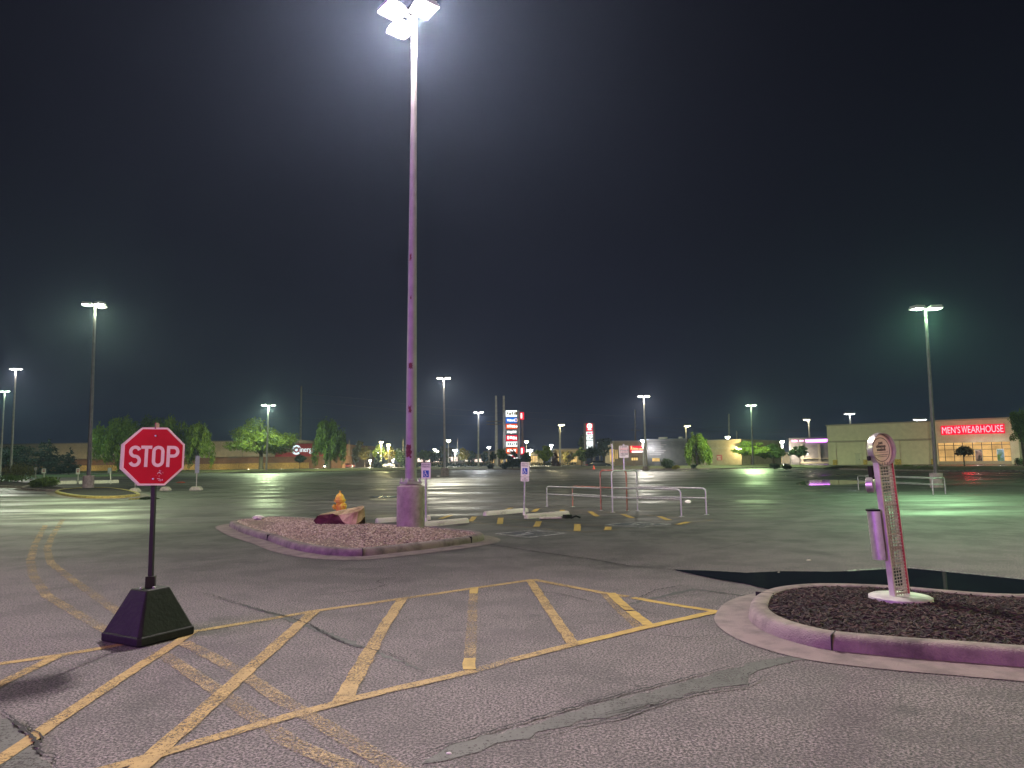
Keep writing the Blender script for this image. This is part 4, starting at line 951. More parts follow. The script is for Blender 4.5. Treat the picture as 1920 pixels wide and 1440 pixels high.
# ------------------------------------------------------------------ trolley (cart) bays
def hoop(p, q, h, r=.10):
    p, q = Vector(p), Vector(q); d = (q - p).normalized(); up = Vector((0, 0, 1)); pts = [p]
    for a in (0, 30, 60, 90): t = math.radians(a); pts.append(p + up * (h - r) + up * r * math.sin(t) + d * r * (1 - math.cos(t)))
    for a in (90, 60, 30, 0): t = math.radians(a); pts.append(q + up * (h - r) + up * r * math.sin(t) - d * r * (1 - math.cos(t)))
    return pts + [q]
def rail(p_end, p_hoop, h, r=.10):
    p, q = Vector(p_end), Vector(p_hoop); d = (q - p).normalized(); up = Vector((0, 0, 1)); pts = [p]
    for a in (0, 30, 60, 90): t = math.radians(a); pts.append(p + up * (h - r) + up * r * math.sin(t) + d * r * (1 - math.cos(t)))
    return pts + [q + up * h]
def bay(label, e0, e1, h0, h1, hr, hh_, m_hoop, m_rail, midpost=None, sign=True, seed=1):
    o = (h0 + h1) / 2; root = thing('trolley_bay', label, 'trolley bay', o, 0, 'steel trolley bays'); R_ = lambda v: v - o
    MB().tube(hoop(R_(h0), R_(h1), hh_), .026, 10).build('hoop', m_hoop, root, smooth=True)
    for a, b, mm in ((e0, h0, m_rail), (e1, h1, m_rail)):
        MB().tube(rail(R_(a), R_(b), hr), .024, 10).build('side_rail', mm, root, smooth=True)
        MB().tube([R_(a) + Vector((0, 0, hr * .63)), R_(b) + Vector((0, 0, hr * .60))], .020, 8).build('lower_rail', 'galv', root, smooth=True)
    for v in (e0, e1, h0, h1):
        MB().box(R_(v) + Vector((0, 0, .006)), (.11, .11, .012), .4).build('foot_plate', 'galv', root)
    if midpost:
        for a, b in ((e0, h0), (e1, h1)):
            c = R_(a).lerp(R_(b), midpost); MB().tube([c, c + Vector((0, 0, hr))], .022, 8).build('mid_post', 'galv', root, smooth=True)
    return root, o
hA0, hA1, eA0, eA1 = G(1127, 957), G(1176, 958), G(1026, 950), G(1074, 950)
hB0, hB1, eB0, eB1 = G(1149, 960.6), G(1196, 958), G(1278, 968.5), G(1325, 965)
hh_a = at(1150, 882, (hA0.y + hA1.y) / 2).z; hh_b = at(1172, 882, (hB0.y + hB1.y) / 2).z
ra, oa = bay('rusty red trolley bay with tall hoop, left one of the pair of bays', eA0, eA1, hA0, hA1, at(1026, 912, eA0.y).z, hh_a, 'rust', 'rust')
for o in sorted((c for c in ra.children if c.name.startswith('side_rail')), key=lambda c: c.name)[:1]: o.data.materials[0] = M['galv']
rb2, ob_ = bay('bare silver trolley bay with tall hoop carrying a notice, right one of the pair', eB0, eB1, hB0, hB1, at(1290, 917.5, eB0.y).z, hh_b, 'galv', 'galv')
MB().tube([(0, 0, hh_a - .02), (0, 0, hh_a + .86)], .024, 8).build('sign_post', 'galv', ra, smooth=True)
MB().tube([(0, 0, hh_b - .02), (0, 0, hh_b + .84)], .028, 8).build('sign_post', 'galv', rb2, smooth=True)
pn = at(1169.5, 847, ob_.y); zz = pn.z
c = Matrix.Translation((0, -.035, zz)) @ facing(.05)
pl = MB().box((0, 0, 0), (.30, .375, .006)).build('notice', 'signwhite', rb2, xf=c)
rg = random.Random(9); tx_a, tx_b = MB(), MB()
for i in range(8):
    y = .155 - i * .041; x = -.125; tgt = tx_b if i in (1, 2, 4) else tx_a
    while x < .12 - (.1 if i == 7 else 0):
        l = rg.uniform(.010, .03); tgt.box((x + l / 2, y, .0042), (l, .022 if i != 0 else .028, .001)); x += l + (.005 if rg.random() < .7 else .014)
tx_a.build('small_print', 'signink', pl, xf=c); tx_b.build('red_print', 'signredink', pl, xf=c)
# low far bay on the right
hC0, hC1 = G(1750, 927.5), G(1773, 926.5); far0, far1 = G(1610, 918), G(1625, 916)
root = thing('trolley_bay', 'low silver trolley bay behind the pet station near the green lamp', 'trolley bay', (hC0 + hC1) / 2, 0, 'steel trolley bays'); o = (hC0 + hC1) / 2
hl = at(1750, 897, hC0.y).z
MB().tube(hoop(hC0 - o, hC1 - o, hl), .026, 10).build('hoop', 'galv', root, smooth=True)
MB().tube([hC0 - o + Vector((0, 0, hl * .6)), hC1 - o + Vector((0, 0, hl * .6))], .018, 8).build('cross_bar', 'galv', root, smooth=True)
for a, b in ((far0, hC0), (far1, hC1)):
    MB().tube(rail(a - o, b - o, hl), .024, 8).build('side_rail', 'galv', root, smooth=True)
    MB().tube([a - o + Vector((0, 0, hl * .6)), b - o + Vector((0, 0, hl * .6))], .018, 8).build('lower_rail', 'galv', root, smooth=True)

# ------------------------------------------------------------------ far left: small island, blocks, signs
lb = G(165, 918)
loopL = spline([G(105, 921, .15), G(128, 926, .15), G(165, 929.5, .15), G(215, 929.5, .15), G(250, 927, .15), G(262, 924.5, .15), G(245, 919, .15), G(205, 913.5, .15), G(150, 914, .15), G(112, 917, .15)], 5)
kerbed_island('small dark soil island with yellowish kerb around the left lamp pole', loopL, 'soil', paint='yellowkerb', pan_w=.5, bulge=.05)
loopL2 = spline([G(40, 913.5, .15), G(70, 916.5, .15), G(110, 917.0, .15), G(124, 914.5, .15), G(100, 911, .15), G(60, 910, .15)], 5)
kerbed_island('narrow kerbed island with a mound of tall grass at far left', loopL2, 'soil', paint='concrete', pan_w=.4, bulge=.05)
loopL3 = spline([G(-120, 908, .15), G(0, 910.5, .15), G(48, 911, .15), G(52, 906, .15), G(0, 901, .15), G(-120, 900, .15)], 5)
kerbed_island('kerbed island with shrubs at the far left picture edge', loopL3, 'soil', paint='concrete', pan_w=.4, bulge=.05)
def block_base(mb, w_, d_, h): 
    return mb.prism([(-w_ / 2, 0), (-w_ / 2 + .02, h * .45), (-w_ / 2 + .16, h), (w_ / 2 - .16, h), (w_ / 2 - .02, h * .45), (w_ / 2, 0)], -d_ / 2, d_ / 2, lambda x, y, z: (x, z, y))
def block_sign(label, px, py, post_py, panel=None):
    b = G(px, py); root = thing('block_sign', label, 'portable sign', b, 0, 'sign posts in concrete blocks')
    block_base(MB(), .62 if panel is None else .75, .4, .25).build('base', 'portbase', root, bevel=.03)
    if post_py:
        zt = at(px, post_py, b.y).z; MB().tube([(0, 0, .2), (0, 0, zt)], .03, 8).build('post', 'palepole', root, smooth=True)
    if panel:
        z0, z1 = at(px, panel[1], b.y).z, at(px, panel[0], b.y).z
        MB().box((.03, -.05, (z0 + z1) / 2), (.26, .02, z1 - z0), .35).build('panel', 'greypanel', root, bevel=.004)
M['greypanel'] = mat('grey sign back', (.26, .27, .30), .5, metal=.3, var=.1)
block_sign('grey panel on a thin post in a pale concrete block right of the stop sign', 368, 919.5, 856, (854.6, 887))
block_sign('empty pale concrete sign block just right of the stop sign post', 310.5, 920, None)
block_sign('pale concrete sign block with its bare post half hidden behind the stop sign', 253, 923, 884)
def small_sign(label, px, base_py, top_py, Y, w_, h_, m='signwhite', ink='signredink', az=0.1, lean=0):
    x = at(px, base_py, Y).x; zt = at(px, top_py, Y).z; root = thing('road_sign', label, 'sign', (x, Y, .0), 0, 'small signs at the far left lawn')
    MB().tube([(lean, 0, 0), (0, 0, zt - .05)], .05, 8).build('post', 'palepole', root, smooth=True)
    c = Matrix.Translation((0, -.08, zt - h_ / 2)) @ facing(az); pl = MB().box((0, 0, 0), (w_, h_, .02)).build('sign_panel', m, root, xf=c)
    if ink:
        k = MB().box((0, h_ * .22, .012), (w_ * .66, h_ * .16, .004)); k.box((0, -h_ * .08, .012), (w_ * .5, h_ * .2, .004)); k.build('print', ink, pl, xf=c)
small_sign('white sign with red print on a short post left of the left lamp pole', 82.5, 893, 878.5, 72, .40, .47)
small_sign('taller white sign with red print just left of the left lamp pole', 146.5, 893, 878, 72, .36, .6)
small_sign('small pale green sign at the edge of the weeping shrub', 66.5, 893, 876, 90, .34, .42, 'signwhite', None)
small_sign('leaning grey sign seen from behind, between lamp pole and stop sign', 205.5, 903.5, 877, 64, .30, .46, 'greypanel', None, .9, .12)

# ------------------------------------------------------------------ buildings
class Facade:
    """vertical front plane between two ground points; local x runs along it, local y into the building"""
    def __init__(s, p0, p1): s.p0, s.p1 = Vector((p0[0], p0[1], 0)), Vector((p1[0], p1[1], 0)); d = s.p1 - s.p0; s.len = d.length; s.d = d.normalized(); s.rz = math.atan2(d.y, d.x); s.n = Vector((-s.d.y, s.d.x, 0))
    def pix(s, px, py):
        r = Vector(ray(px, py)); o = Vector((0, 0, CH)); t = (s.p0 - o).dot(s.n) / r.dot(s.n); h = o + r * t; return (h - s.p0).dot(s.d), h.z
    def rect(s, x0, y0, x1, y1): a = s.pix(x0, y0); b = s.pix(x1, y1); return min(a[0], b[0]), min(a[1], b[1]), max(a[0], b[0]), max(a[1], b[1])
def slab(parent, name, m, s0, s1, z0, z1, y0=0.0, y1=.2, bevel=0.0): return MB().box(((s0 + s1) / 2, (y0 + y1) / 2, (z0 + z1) / 2), (s1 - s0, y1 - y0, z1 - z0)).build(name, m, parent, bevel=bevel)
def flat_text(parent, name, m, txt, s, z, size, y=-.05, bold=0.0, sx=1.0, depth=.03):
    me = text_mesh(txt, size, depth, bold, sx=sx); me.transform(Matrix.Translation((s, y, z)) @ Matrix.Rotation(PI / 2, 4, 'X')); return link(name, me, m, parent)
def fit_text(parent, name, m, txt, r, y=-.06, bold=.02, depth=.03):
    me = text_mesh(txt, 1.0, depth, bold); xs = [v.co.x for v in me.vertices]; ys = [v.co.y for v in me.vertices]
    s0, z0, s1, z1 = r; kx, ky = (s1 - s0) / (max(xs) - min(xs)), (z1 - z0) / (max(ys) - min(ys))
    me.transform(Matrix.Translation((s0 - min(xs) * kx, y, z0 - min(ys) * ky)) @ Matrix.Rotation(PI / 2, 4, 'X') @ Matrix.Diagonal((kx, ky, 1, 1))); return link(name, me, m, parent)

# cinema at the left
fc_ = Facade(at(-260, 880, 232)[:2], at(642, 876, 222)[:2])
cin = thing('cinema', 'long beige and brown cinema with a stone base and red name panel', 'building', fc_.p0, fc_.rz)
L_ = fc_.len; zt = fc_.pix(450, 828)[1]; zm = fc_.pix(450, 857.5)[1]; zs = fc_.pix(450, 869)[1]
slab(cin, 'upper_wall', 'beige', 0, fc_.pix(560, 850)[0], zm, zt, 0, 40)
slab(cin, 'upper_wall', 'brown', fc_.pix(560, 850)[0] + .01, L_, zm, zt - 1.2, .5, 40)
slab(cin, 'cornice', 'mwtrim', -.2, fc_.pix(560, 850)[0] + .2, zt + .003, zt + .35, -.25, 40.2)
slab(cin, 'lower_wall', 'brown', 0, L_, zs + .002, zm - .002, -.4, 39)
slab(cin, 'stone_base', 'stonebase', 0, fc_.pix(580, 870)[0], 0, zs, -.7, 38)
slab(cin, 'brown_base', 'brown', fc_.pix(580, 870)[0] + .01, L_, 0, zs, -.38, 38)
r = fc_.rect(517, 832.5, 556, 856); rpn = slab(cin, 'red_panel', 'redpanel', r[0], r[2] + 9, r[1], r[3], -.45, -.003)
for k in range(12): s_ = 8 + k * 17; slab(cin, 'wall_joint', 'mwtrim', s_, s_ + .15, zm + .01, zt - .01, -.02, -.004)
# lettering: a ring-shaped capital with a reel inside, then small letters
cc = fc_.pix(557, 843.5); ro = .5 * (fc_.pix(557, 834.5)[1] - fc_.pix(557, 852.5)[1]); mbc = MB(); n = 40
for i in range(30):
    a0, a1 = math.radians(42 + i * (276 / 30)), math.radians(42 + (i + .82) * (276 / 30))
    mbc.prism([(cc[0] + rr * math.cos(a), cc[1] + rr * math.sin(a)) for rr, a in ((ro, a0), (ro, a1), (ro * .62, a1), (ro * .62, a0))], -.62, -.50, lambda x, y, z: (x, z, y))
mbc.build('logo_ring', 'signlit', cin)
MB().prism([(cc[0] + .3 * ro * math.cos(a), cc[1] + .3 * ro * math.sin(a)) for a in np.linspace(0, 2 * PI, 17)[:-1]], -.62, -.50, lambda x, y, z: (x, z, y)).build('logo_hub', 'signlit', cin)
r = fc_.rect(563.5, 838.5, 590.5, 850.5); fit_text(cin, 'lettering', 'signlit', 'inergy', r, -.56, .0, .06)
for k in range(12): light('cinema_fill', (fc_.pix(112, 866)[0] + k * 10.7, -5.0, .6), 420, (1, .86, .56), .1, cin)  # added lamps brightening the cinema wall, without fixtures

# far shops seen between the trees
def shop(label, x0, x1, Y, top_py, wm, win, wins, depth=18, sign=None):
    f = Facade(at(x0, 868, Y)[:2], at(x1, 868, Y)[:2]); r_ = thing('shop', label, 'building', f.p0, f.rz); z1 = f.pix((x0 + x1) / 2, top_py)[1]
    slab(r_, 'wall', wm, 0, f.len, 0, z1, 0, depth); slab(r_, 'roof_edge', 'mwtrim', -.15, f.len + .15, z1 + .002, z1 + .4, -.3, depth + .1)
    for (a, b, c, d) in wins:
        q = f.rect(a, b, c, d); wn = slab(r_, 'window', win, q[0], q[2], max(.3, q[1]), q[3], -.06, -.004)
        slab(r_, 'window_frame', 'mullion', q[0] - .12, q[2] + .12, q[3] + .01, q[3] + .2, -.12, -.01)
        for t in (.33, .66): s_ = q[0] + (q[2] - q[0]) * t; MB().box((s_, -.08, (max(.3, q[1]) + q[3]) / 2), (.1, .03, q[3] - max(.3, q[1]) - .02)).build('glazing_bar', 'mullion', wn)
    return r_, f
shop('distant shop row glowing pinkish white behind the hedge', 781, 906, 320, 853, 'shopwall', 'windowpink', [(783, 859, 793, 866), (797, 857, 806, 866), (811, 859, 825, 866), (836, 857, 849, 865), (851, 857, 858, 865), (872, 858, 884, 865), (890, 861, 895, 866), (899, 860, 905, 866)])
r_, f_ = shop('brick store with lit entrance left of the twin masts', 907, 962, 300, 846.5, 'shopwall', 'windowdim', [(920, 860, 926, 868), (939, 857, 951, 868)])
shop('yellow lit shop front between the pylon sign and the round green tree', 992, 1018, 235, 849, 'shopwall', 'windowdim', [(994, 855, 1008, 866)])
shop('orange lit shop front behind the amber lamp pole', 1042, 1092, 235, 843.5, 'shopwall', 'windowdim', [(1046, 850, 1052, 866), (1058, 852, 1082, 866)])
r_, f_ = shop('low tan restaurant with a red script sign beside the dark building', 1152, 1217, 185, 829, 'tanwall', 'windowdim', [(1143, 842, 1152, 866), (1153.5, 843, 1158, 860), (1184, 858, 1196, 863)])
q = f_.rect(1181, 836, 1205.5, 848)
slab(r_, 'sign_board', 'box_red', q[0], q[2], q[1], q[3], -.35, -.1, .05)
sc_ = MB(); rg = random.Random(4)
for k, (a, b) in enumerate(((.10, .95), (.24, .72), (.36, .66), (.47, .66), (.58, .62), (.74, .55), (.84, .62), (.93, .55))):
    x_ = q[0] + (q[2] - q[0]) * a; h_ = (q[3] - q[1]) * (b - .38); z_ = q[1] + (q[3] - q[1]) * .40
    sc_.tube([(x_ - .16, -.42, z_), (x_ - .05, -.42, z_ + h_), (x_ + .10, -.42, z_ + h_ * .8), (x_ + .0, -.42, z_ + h_ * .2), (x_ + .18, -.42, z_)], .06, 6)
sc_.build('script_lettering', 'box_gold', r_)
slab(r_, 'sign_strip', 'box_letter', q[0] + .4, q[2] - .2, q[1] - .02, q[1] + (q[3] - q[1]) * .22, -.42, -.36)
# dark building with slatted front
f_ = Facade(at(1214, 868, 152)[:2], at(1290, 868, 148)[:2]); dk = thing('restaurant', 'dark unlit building with a sloping roof between trolley bay and round tree', 'building', f_.p0, f_.rz)
zt = f_.pix(1250, 826)[1]; slab(dk, 'wall', 'darkwall', 0, f_.len, 0, zt, 0, 14)
slab(dk, 'parapet', 'roof', -.2, f_.len + .2, zt + .003, zt + .35, -.4, 14.2)
for k in range(7): z_ = zt * (.45 + .075 * k); slab(dk, 'slat', 'greywall', f_.pix(1216, 850)[0], f_.pix(1240 + 5 * (k % 3), 850)[0], z_, z_ + .12, -.12, -.003)
q = f_.rect(1223, 859, 1237, 865); slab(dk, 'window', 'windowdim', q[0], q[2], q[1], q[3], -.08, -.004)
q = f_.rect(1235, 823.0, 1276, 825.5); 
for a, b in ((1232, 1247), (1270, 1276)):
    q = f_.rect(a, 822.5, b, 826); slab(dk, 'roof_vent', 'signwhite', q[0], q[2], zt + .36, zt + .36 + (q[3] - q[1]), 1.0, 2.0)
# tan block building
f_ = Facade(at(1283, 868, 150)[:2], at(1391, 868, 142)[:2]); tn = thing('warehouse', 'plain tan block building with a small red notice behind the round tree', 'building', f_.p0, f_.rz)
zt = f_.pix(1360, 826)[1]; slab(tn, 'wall', 'tanwall', 0, f_.len, 0, zt, 0, 22); slab(tn, 'parapet', 'mwtrim', -.1, f_.len + .1, zt + .003, zt + .22, -.12, 22.1)
slab(tn, 'wall_band', 'mwtrim', 0, f_.len, f_.pix(1360, 840.5)[1], f_.pix(1360, 839.6)[1], -.05, -.004)
q = f_.rect(1344, 853, 1354.5, 863); nb = slab(tn, 'notice', 'signredink', q[0], q[2], q[1], q[3], -.08, -.006)
MB().box(((q[0] + q[2]) / 2 - .1, -.095, q[1] + (q[3] - q[1]) * .62), ((q[2] - q[0]) * .62, .01, (q[3] - q[1]) * .14)).build('print', 'signwhite', nb); MB().box(((q[0] + q[2]) / 2, -.095, q[1] + (q[3] - q[1]) * .25), ((q[2] - q[0]) * .5, .01, (q[3] - q[1]) * .14)).build('print', 'signwhite', nb)
light('wall_lamp_light', (f_.pix(1386, 840)[0], -1.3, f_.pix(1386, 841)[1]), 900, (1, .80, .38), .15, tn)
wl = MB().box((f_.pix(1386.5, 839)[0], -.45, f_.pix(1386.5, 839)[1]), (.8, .8, .35)).build('wall_lamp', 'head', tn); MB().box((f_.pix(1386.5, 839)[0], -.45, f_.pix(1386.5, 839)[1] - .32), (.7, .7, .25)).build('lens', 'lens_yellow', wl)
# low lit arcade behind the spreading tree
shop('low cream arcade behind the spreading tree', 1392, 1486, 190, 851, 'beige', 'windowdim', [(1429, 858, 1436, 868), (1441, 858, 1452, 868), (1462, 858, 1466, 868)])
# purple neon building
f_ = Facade(at(1481, 868, 182)[:2], at(1556, 868, 176)[:2]); pu = thing('neon_shop', 'grey shop with a band of purple neon along its eaves', 'building', f_.p0, f_.rz)
zt = f_.pix(1520, 822.5)[1]; slab(pu, 'wall', 'greywall', 0, f_.len, 0, zt, 0, 18); slab(pu, 'parapet', 'roof', -.1, f_.len + .1, zt + .002, zt + .3, -.15, 18.1)
q = f_.rect(1512, 824.2, 1555, 828.6); slab(pu, 'neon_band', 'neonpurple', q[0], f_.len + .3, q[1], q[3], -.30, -.10)
lt_ = MB(); rg = random.Random(11); x = f_.pix(1485, 826)[0]; z0, z1 = f_.pix(1490, 828.8)[1], f_.pix(1490, 825)[1]
while x < f_.pix(1511, 826)[0]:
    l = rg.uniform(.25, .6); lt_.box((x + l / 2, -.2, (z0 + z1) / 2), (l, .12, (z1 - z0) * rg.uniform(.55, 1))); x += l + rg.choice((.12, .14, .5))
lt_.build('neon_letters', 'neonpink', pu)
for a, b in ((1503, 1520), (1535, 1554)): slab(pu, 'pilaster', 'mwtrim', f_.pix(a, 860)[0], f_.pix(a, 860)[0] + .6, 0, z0 - .6, -.3, -.004)
slab(pu, 'wall_ledge', 'beige', f_.pix(1502, 860)[0], f_.len, f_.pix(1530, 860)[1], f_.pix(1530, 858.8)[1], -.4, -.004); slab(pu, 'plinth', 'beige', f_.pix(1502, 860)[0], f_.len, 0, f_.pix(1530, 866)[1], -.5, -.004)
q = f_.rect(1509, 848, 1516, 852); slab(pu, 'wall_light', 'box_letter', q[0], q[2], q[1], q[3], -.35, -.05, .04); light('wall_lamp_light', ((q[0] + q[2]) / 2, -1.0, q[1] - .2), 160, (1, .85, .6), .1, pu)
q = f_.rect(1479.5, 846.5, 1489, 853.5); sgn = MB().lathe([(.62, 0), (.62, .25)], seg=24, sx=1.0, sy=.75)
os_ = thing('lit_sign', 'small oval white lit sign on a pole left of the neon shop', 'sign', (at(1484, 868, 150).x, 150, 0)); zq = at(1484, 850, 150).z
sgn.build('sign_face', 'box_letter', os_, xf=Matrix.Translation((0, 0, zq)) @ Matrix.Rotation(PI / 2, 4, 'X')); MB().tube([(0, .2, 0), (0, .2, zq)], .08, 8).build('post', 'palepole', os_)

# cream shop with the red sign
f_ = Facade(at(1554, 869, 142)[:2], at(1915, 869, 121)[:2]); mwb = thing('clothing_store', 'long cream store with red lit sign and glowing shop windows', 'building', f_.p0, f_.rz)
s1 = f_.pix(1758, 850)[0]; zt = f_.pix(1600, 797.2)[1]; zt2 = f_.pix(1850, 787.5)[1]
slab(mwb, 'side_wall', 'mwwall', 0, s1, 0, zt, 0, 28); slab(mwb, 'parapet', 'mwtrim', -.15, s1 - .3, zt + .003, zt + .25, -.2, 28.1)
q = f_.rect(1760, 831, 1899, 869.5); zw0, zw1 = .55, q[3]
slab(mwb, 'front_wall', 'mwwall', s1 + .003, f_.len, zw1 + .003, zt2, -1.0, 27); slab(mwb, 'front_wall', 'mwwall', q[2] + .01, f_.len, 0, zw1 - .002, -.98, 27); slab(mwb, 'front_wall', 'mwwall', s1 + .003, q[0] - .01, 0, zw1 - .002, -.98, 27)
slab(mwb, 'sill_wall', 'mwtrim', q[0], q[2], 0, zw0 - .01, -1.0, 26); slab(mwb, 'parapet', 'mwtrim', s1 - .2, f_.len + .2, zt2 + .003, zt2 + .28, -1.2, 27.2)
shopw = slab(mwb, 'shop_window', 'window', q[0], q[2], zw0, zw1, -.62, -.5)
mu = MB()
for t in (0, .095, .225, .35, .49, .615, .75, .885, 1): x = q[0] + (q[2] - q[0]) * t; mu.box((x, -.66, (zw0 + zw1) / 2), (.10, .07, zw1 - zw0 - .02))
for t in (.235, .62, .86): mu.box(((q[0] + q[2]) / 2, -.665, zw0 + (zw1 - zw0) * t), (q[2] - q[0] - .02, .05, .08))
mu.build('window_frame', 'mullion', shopw)
M['poster1'] = mat('poster portrait', (.34, .24, .22), .5, col2=(.035, .03, .04), scale=1.6, thr=(.42, .55)); M['poster2'] = mat('poster landscape', (.30, .45, .75), .5, col2=(.10, .22, .06), scale=.9, thr=(.42, .55))
for (a, b, c_, d), m_, t_ in (((1830, 844, 1844, 867), 'poster1', 1), ((1870.5, 842.5, 1885, 866), 'poster2', 2)):
    p_ = f_.rect(a, b, c_, d); po = slab(mwb, 'poster', 'signwhite', p_[0] - .06, p_[2] + .06, p_[1] - .2, p_[3] + .06, -.78, -.74); MB().box(((p_[0] + p_[2]) / 2, -.79, (p_[1] + p_[3]) / 2), (p_[2] - p_[0], .015, p_[3] - p_[1])).build('poster_picture', m_, po)
    light('poster_light', ((p_[0] + p_[2]) / 2, -2.2, p_[3] + .6), 60, (1, .92, .85), .1, mwb)
q = f_.rect(1766.5, 799, 1886.5, 812.5); slab(mwb, 'sign_box', 'neonred', q[0], q[2], q[1], q[3], -1.22, -1.005, .04)
z0, z1 = q[1] + (q[3] - q[1]) * .14, q[3] - (q[3] - q[1]) * .12; Wd = q[2] - q[0]
fit_text(mwb, 'lettering', 'neonletter', "MEN'S", (q[0] + Wd * .02, z0, q[0] + Wd * .315, z1), -1.26, .0, .02)
fit_text(mwb, 'lettering', 'neonletter', 'W', (q[0] + Wd * .335, z0, q[0] + Wd * .425, z1 + .06), -1.26, .0, .02); fit_text(mwb, 'lettering', 'neonletter', 'EARHOUSE', (q[0] + Wd * .435, z0, q[0] + Wd * .98, z1), -1.26, .0, .02)
for a, b in ((1562, 1569), (1619, 1625), (1678, 1688), (1746, 1757)):
    p0_, p1_ = f_.pix(a, 850)[0], f_.pix(b, 850)[0]; slab(mwb, 'pilaster', 'mwwall', p0_, p1_, 0, f_.pix(1600, 829)[1], -.25, -.003); slab(mwb, 'pilaster_base', 'stonebase', p0_ - .05, p1_ + .1, 0, 1.0, -.32, -.252)
slab(mwb, 'string_course', 'mwtrim', 0, s1, f_.pix(1600, 829)[1] + .003, f_.pix(1600, 825.5)[1], -.28, -.003)
q = f_.rect(1603.5, 851.5, 1614, 871); dr_ = slab(mwb, 'door', 'door', q[0], q[2], 0, q[3], -.06, -.004); MB().box((q[2] - .2, -.075, 1.0), (.12, .03, .12)).build('handle', 'blackmetal', dr_); slab(mwb, 'door_frame', 'mwtrim', q[0] - .12, q[2] + .12, q[3] + .002, q[3] + .12, -.09, -.005)
light('sign_glow_fill', (f_.pix(1826, 806)[0], -7.0, f_.pix(1826, 803)[1]), 520, (1, .05, .06), .8, mwb)  # added red lamp well before the sign, reddening wall and ground
mp = sheet([f_.p0 - f_.n * -0.0 + Vector((0, 0, 0)), f_.p0 - f_.n * 5, f_.p1 - f_.n * 5, f_.p1], .015, 'pavement', 'concrete'); struct(mp, 'pavement in front of the cream store')

# ------------------------------------------------------------------ pylon signs
def pylon(label, x0, x1, base_py, Y, panels, frame_m, extra=None):
    c = at((x0 + x1) / 2, base_py, Y); root = thing('pylon_sign', label, 'sign', (c.x, Y, 0)); k = mpp(Y); w_ = (x1 - x0) * k
    ztop = at((x0 + x1) / 2, panels[0][0], Y).z
    for s_ in (-1, 1): MB().box((s_ * (w_ / 2 + .35), .4, ztop / 2), (.5, .9, ztop)).build('leg', frame_m, root)
    for (p0, p1, m_, word, wm) in panels:
        zb, za = at((x0 + x1) / 2, p1, Y).z, at((x0 + x1) / 2, p0, Y).z
        pn_ = MB().box((0, 0, (za + zb) / 2), (w_, .7, za - zb - .12)).build('sign_panel', m_, root, bevel=.03)
        hgt = (za - zb)
        if word == '*':
            rg = random.Random(int(p0 * 10)); mb = MB(); x = -w_ * .38
            while x < w_ * .36:
                l = rg.uniform(.2, .5); hh2 = hgt * rg.uniform(.3, .5); mb.box((x + l / 2, -.37, (za + zb) / 2 + rg.uniform(-.1, .1)), (l, .03, hh2)); x += l + rg.uniform(.08, .2)
            mb.build('lettering', wm, pn_)
        elif word: fit_text(pn_, 'lettering', wm, word, (-w_ * .40, (za + zb) / 2 - hgt * .2, w_ * .30, (za + zb) / 2 + hgt * .2), -.37, .03, .02)
        if word == 'Walmart':
            sp_ = MB()
            for a in range(6): t = a * PI / 3; sp_.box((w_ * .40 + .32 * math.cos(t), -.37, (za + zb) / 2 + .32 * math.sin(t)), (.28, .03, .12))
            sp_.build('spark', 'box_gold', pn_)
    return root, k, w_
pr_, k_, w_ = pylon('tall multi panel pylon sign with white, blue, orange and red lit panels', 949.5, 970.5, 870, 160, [(769, 781.8, 'box_white', '*', 'box_ink'), (782.4, 793.6, 'box_blue', 'Walmart', 'box_letter'), (794.2, 804.8, 'box_orange', '*', 'box_letter'), (806, 814.2, 'box_grey', '*', 'box_letter'), (815.5, 827, 'box_red', '*', 'box_letter'), (827.6, 838, 'box_white', '*', 'box_grey'), (839, 851, 'box_orange', '*', 'box_letter'), (852, 861, 'box_white', '*', 'box_red')], 'greywall')
for a, b in ((772.5, 786), (838, 852)):
    zb, za = at(977, b, 160).z, at(977, a, 160).z; MB().box((w_ / 2 + 1.15, 1.2, (za + zb) / 2), (.9, 1.6, za - zb)).build('side_panel', 'box_red', pr_, bevel=.03); sl_ = MB(); [sl_.box((w_ / 2 + 1.0, .38, zb + (za - zb) * t), (.34, .03, (za - zb) * .1)) for t in (.2, .35, .5, .62, .78)]; sl_.build('side_lettering', 'box_letter', pr_)
MB().box((w_ / 2 + 1.2, 2.2, at(977, 773, 160).z / 2), (.45, .5, at(977, 773, 160).z)).build('leg', 'greywall', pr_)
tp, k_, w_ = pylon('slimmer pylon sign with red ring emblem above white lit panels', 1101, 1112.5, 870, 190, [(793.5, 808.5, 'box_red', None, None), (809, 817, 'box_white', '*', 'box_pink'), (817.5, 826, 'box_white', '*', 'box_grey'), (826.5, 836, 'box_white', None, None), (836.5, 848, 'box_white', None, None)], 'greywall')
zb, za = at(1107, 808.5, 190).z, at(1107, 793.5, 190).z; zc_ = (za + zb) / 2 + .3; disc = lambda r, y0, y1: MB().prism([(r * math.cos(a), zc_ + r * math.sin(a)) for a in np.linspace(0, 2 * PI, 25)[:-1]], y0, y1, lambda x, y, z: (x, z, y))
p0_ = [o for o in tp.children if o.name.startswith('sign_panel')][0]
disc(.68, -.40, -.36).build('emblem_ring', 'box_letter', p0_); disc(.46, -.43, -.405).build('emblem_ring', 'box_red', p0_); disc(.24, -.46, -.435).build('emblem_dot', 'box_letter', p0_)
MB().box((0, -.38, zb + .45), (.9, .03, .28)).build('lettering', 'box_letter', p0_)

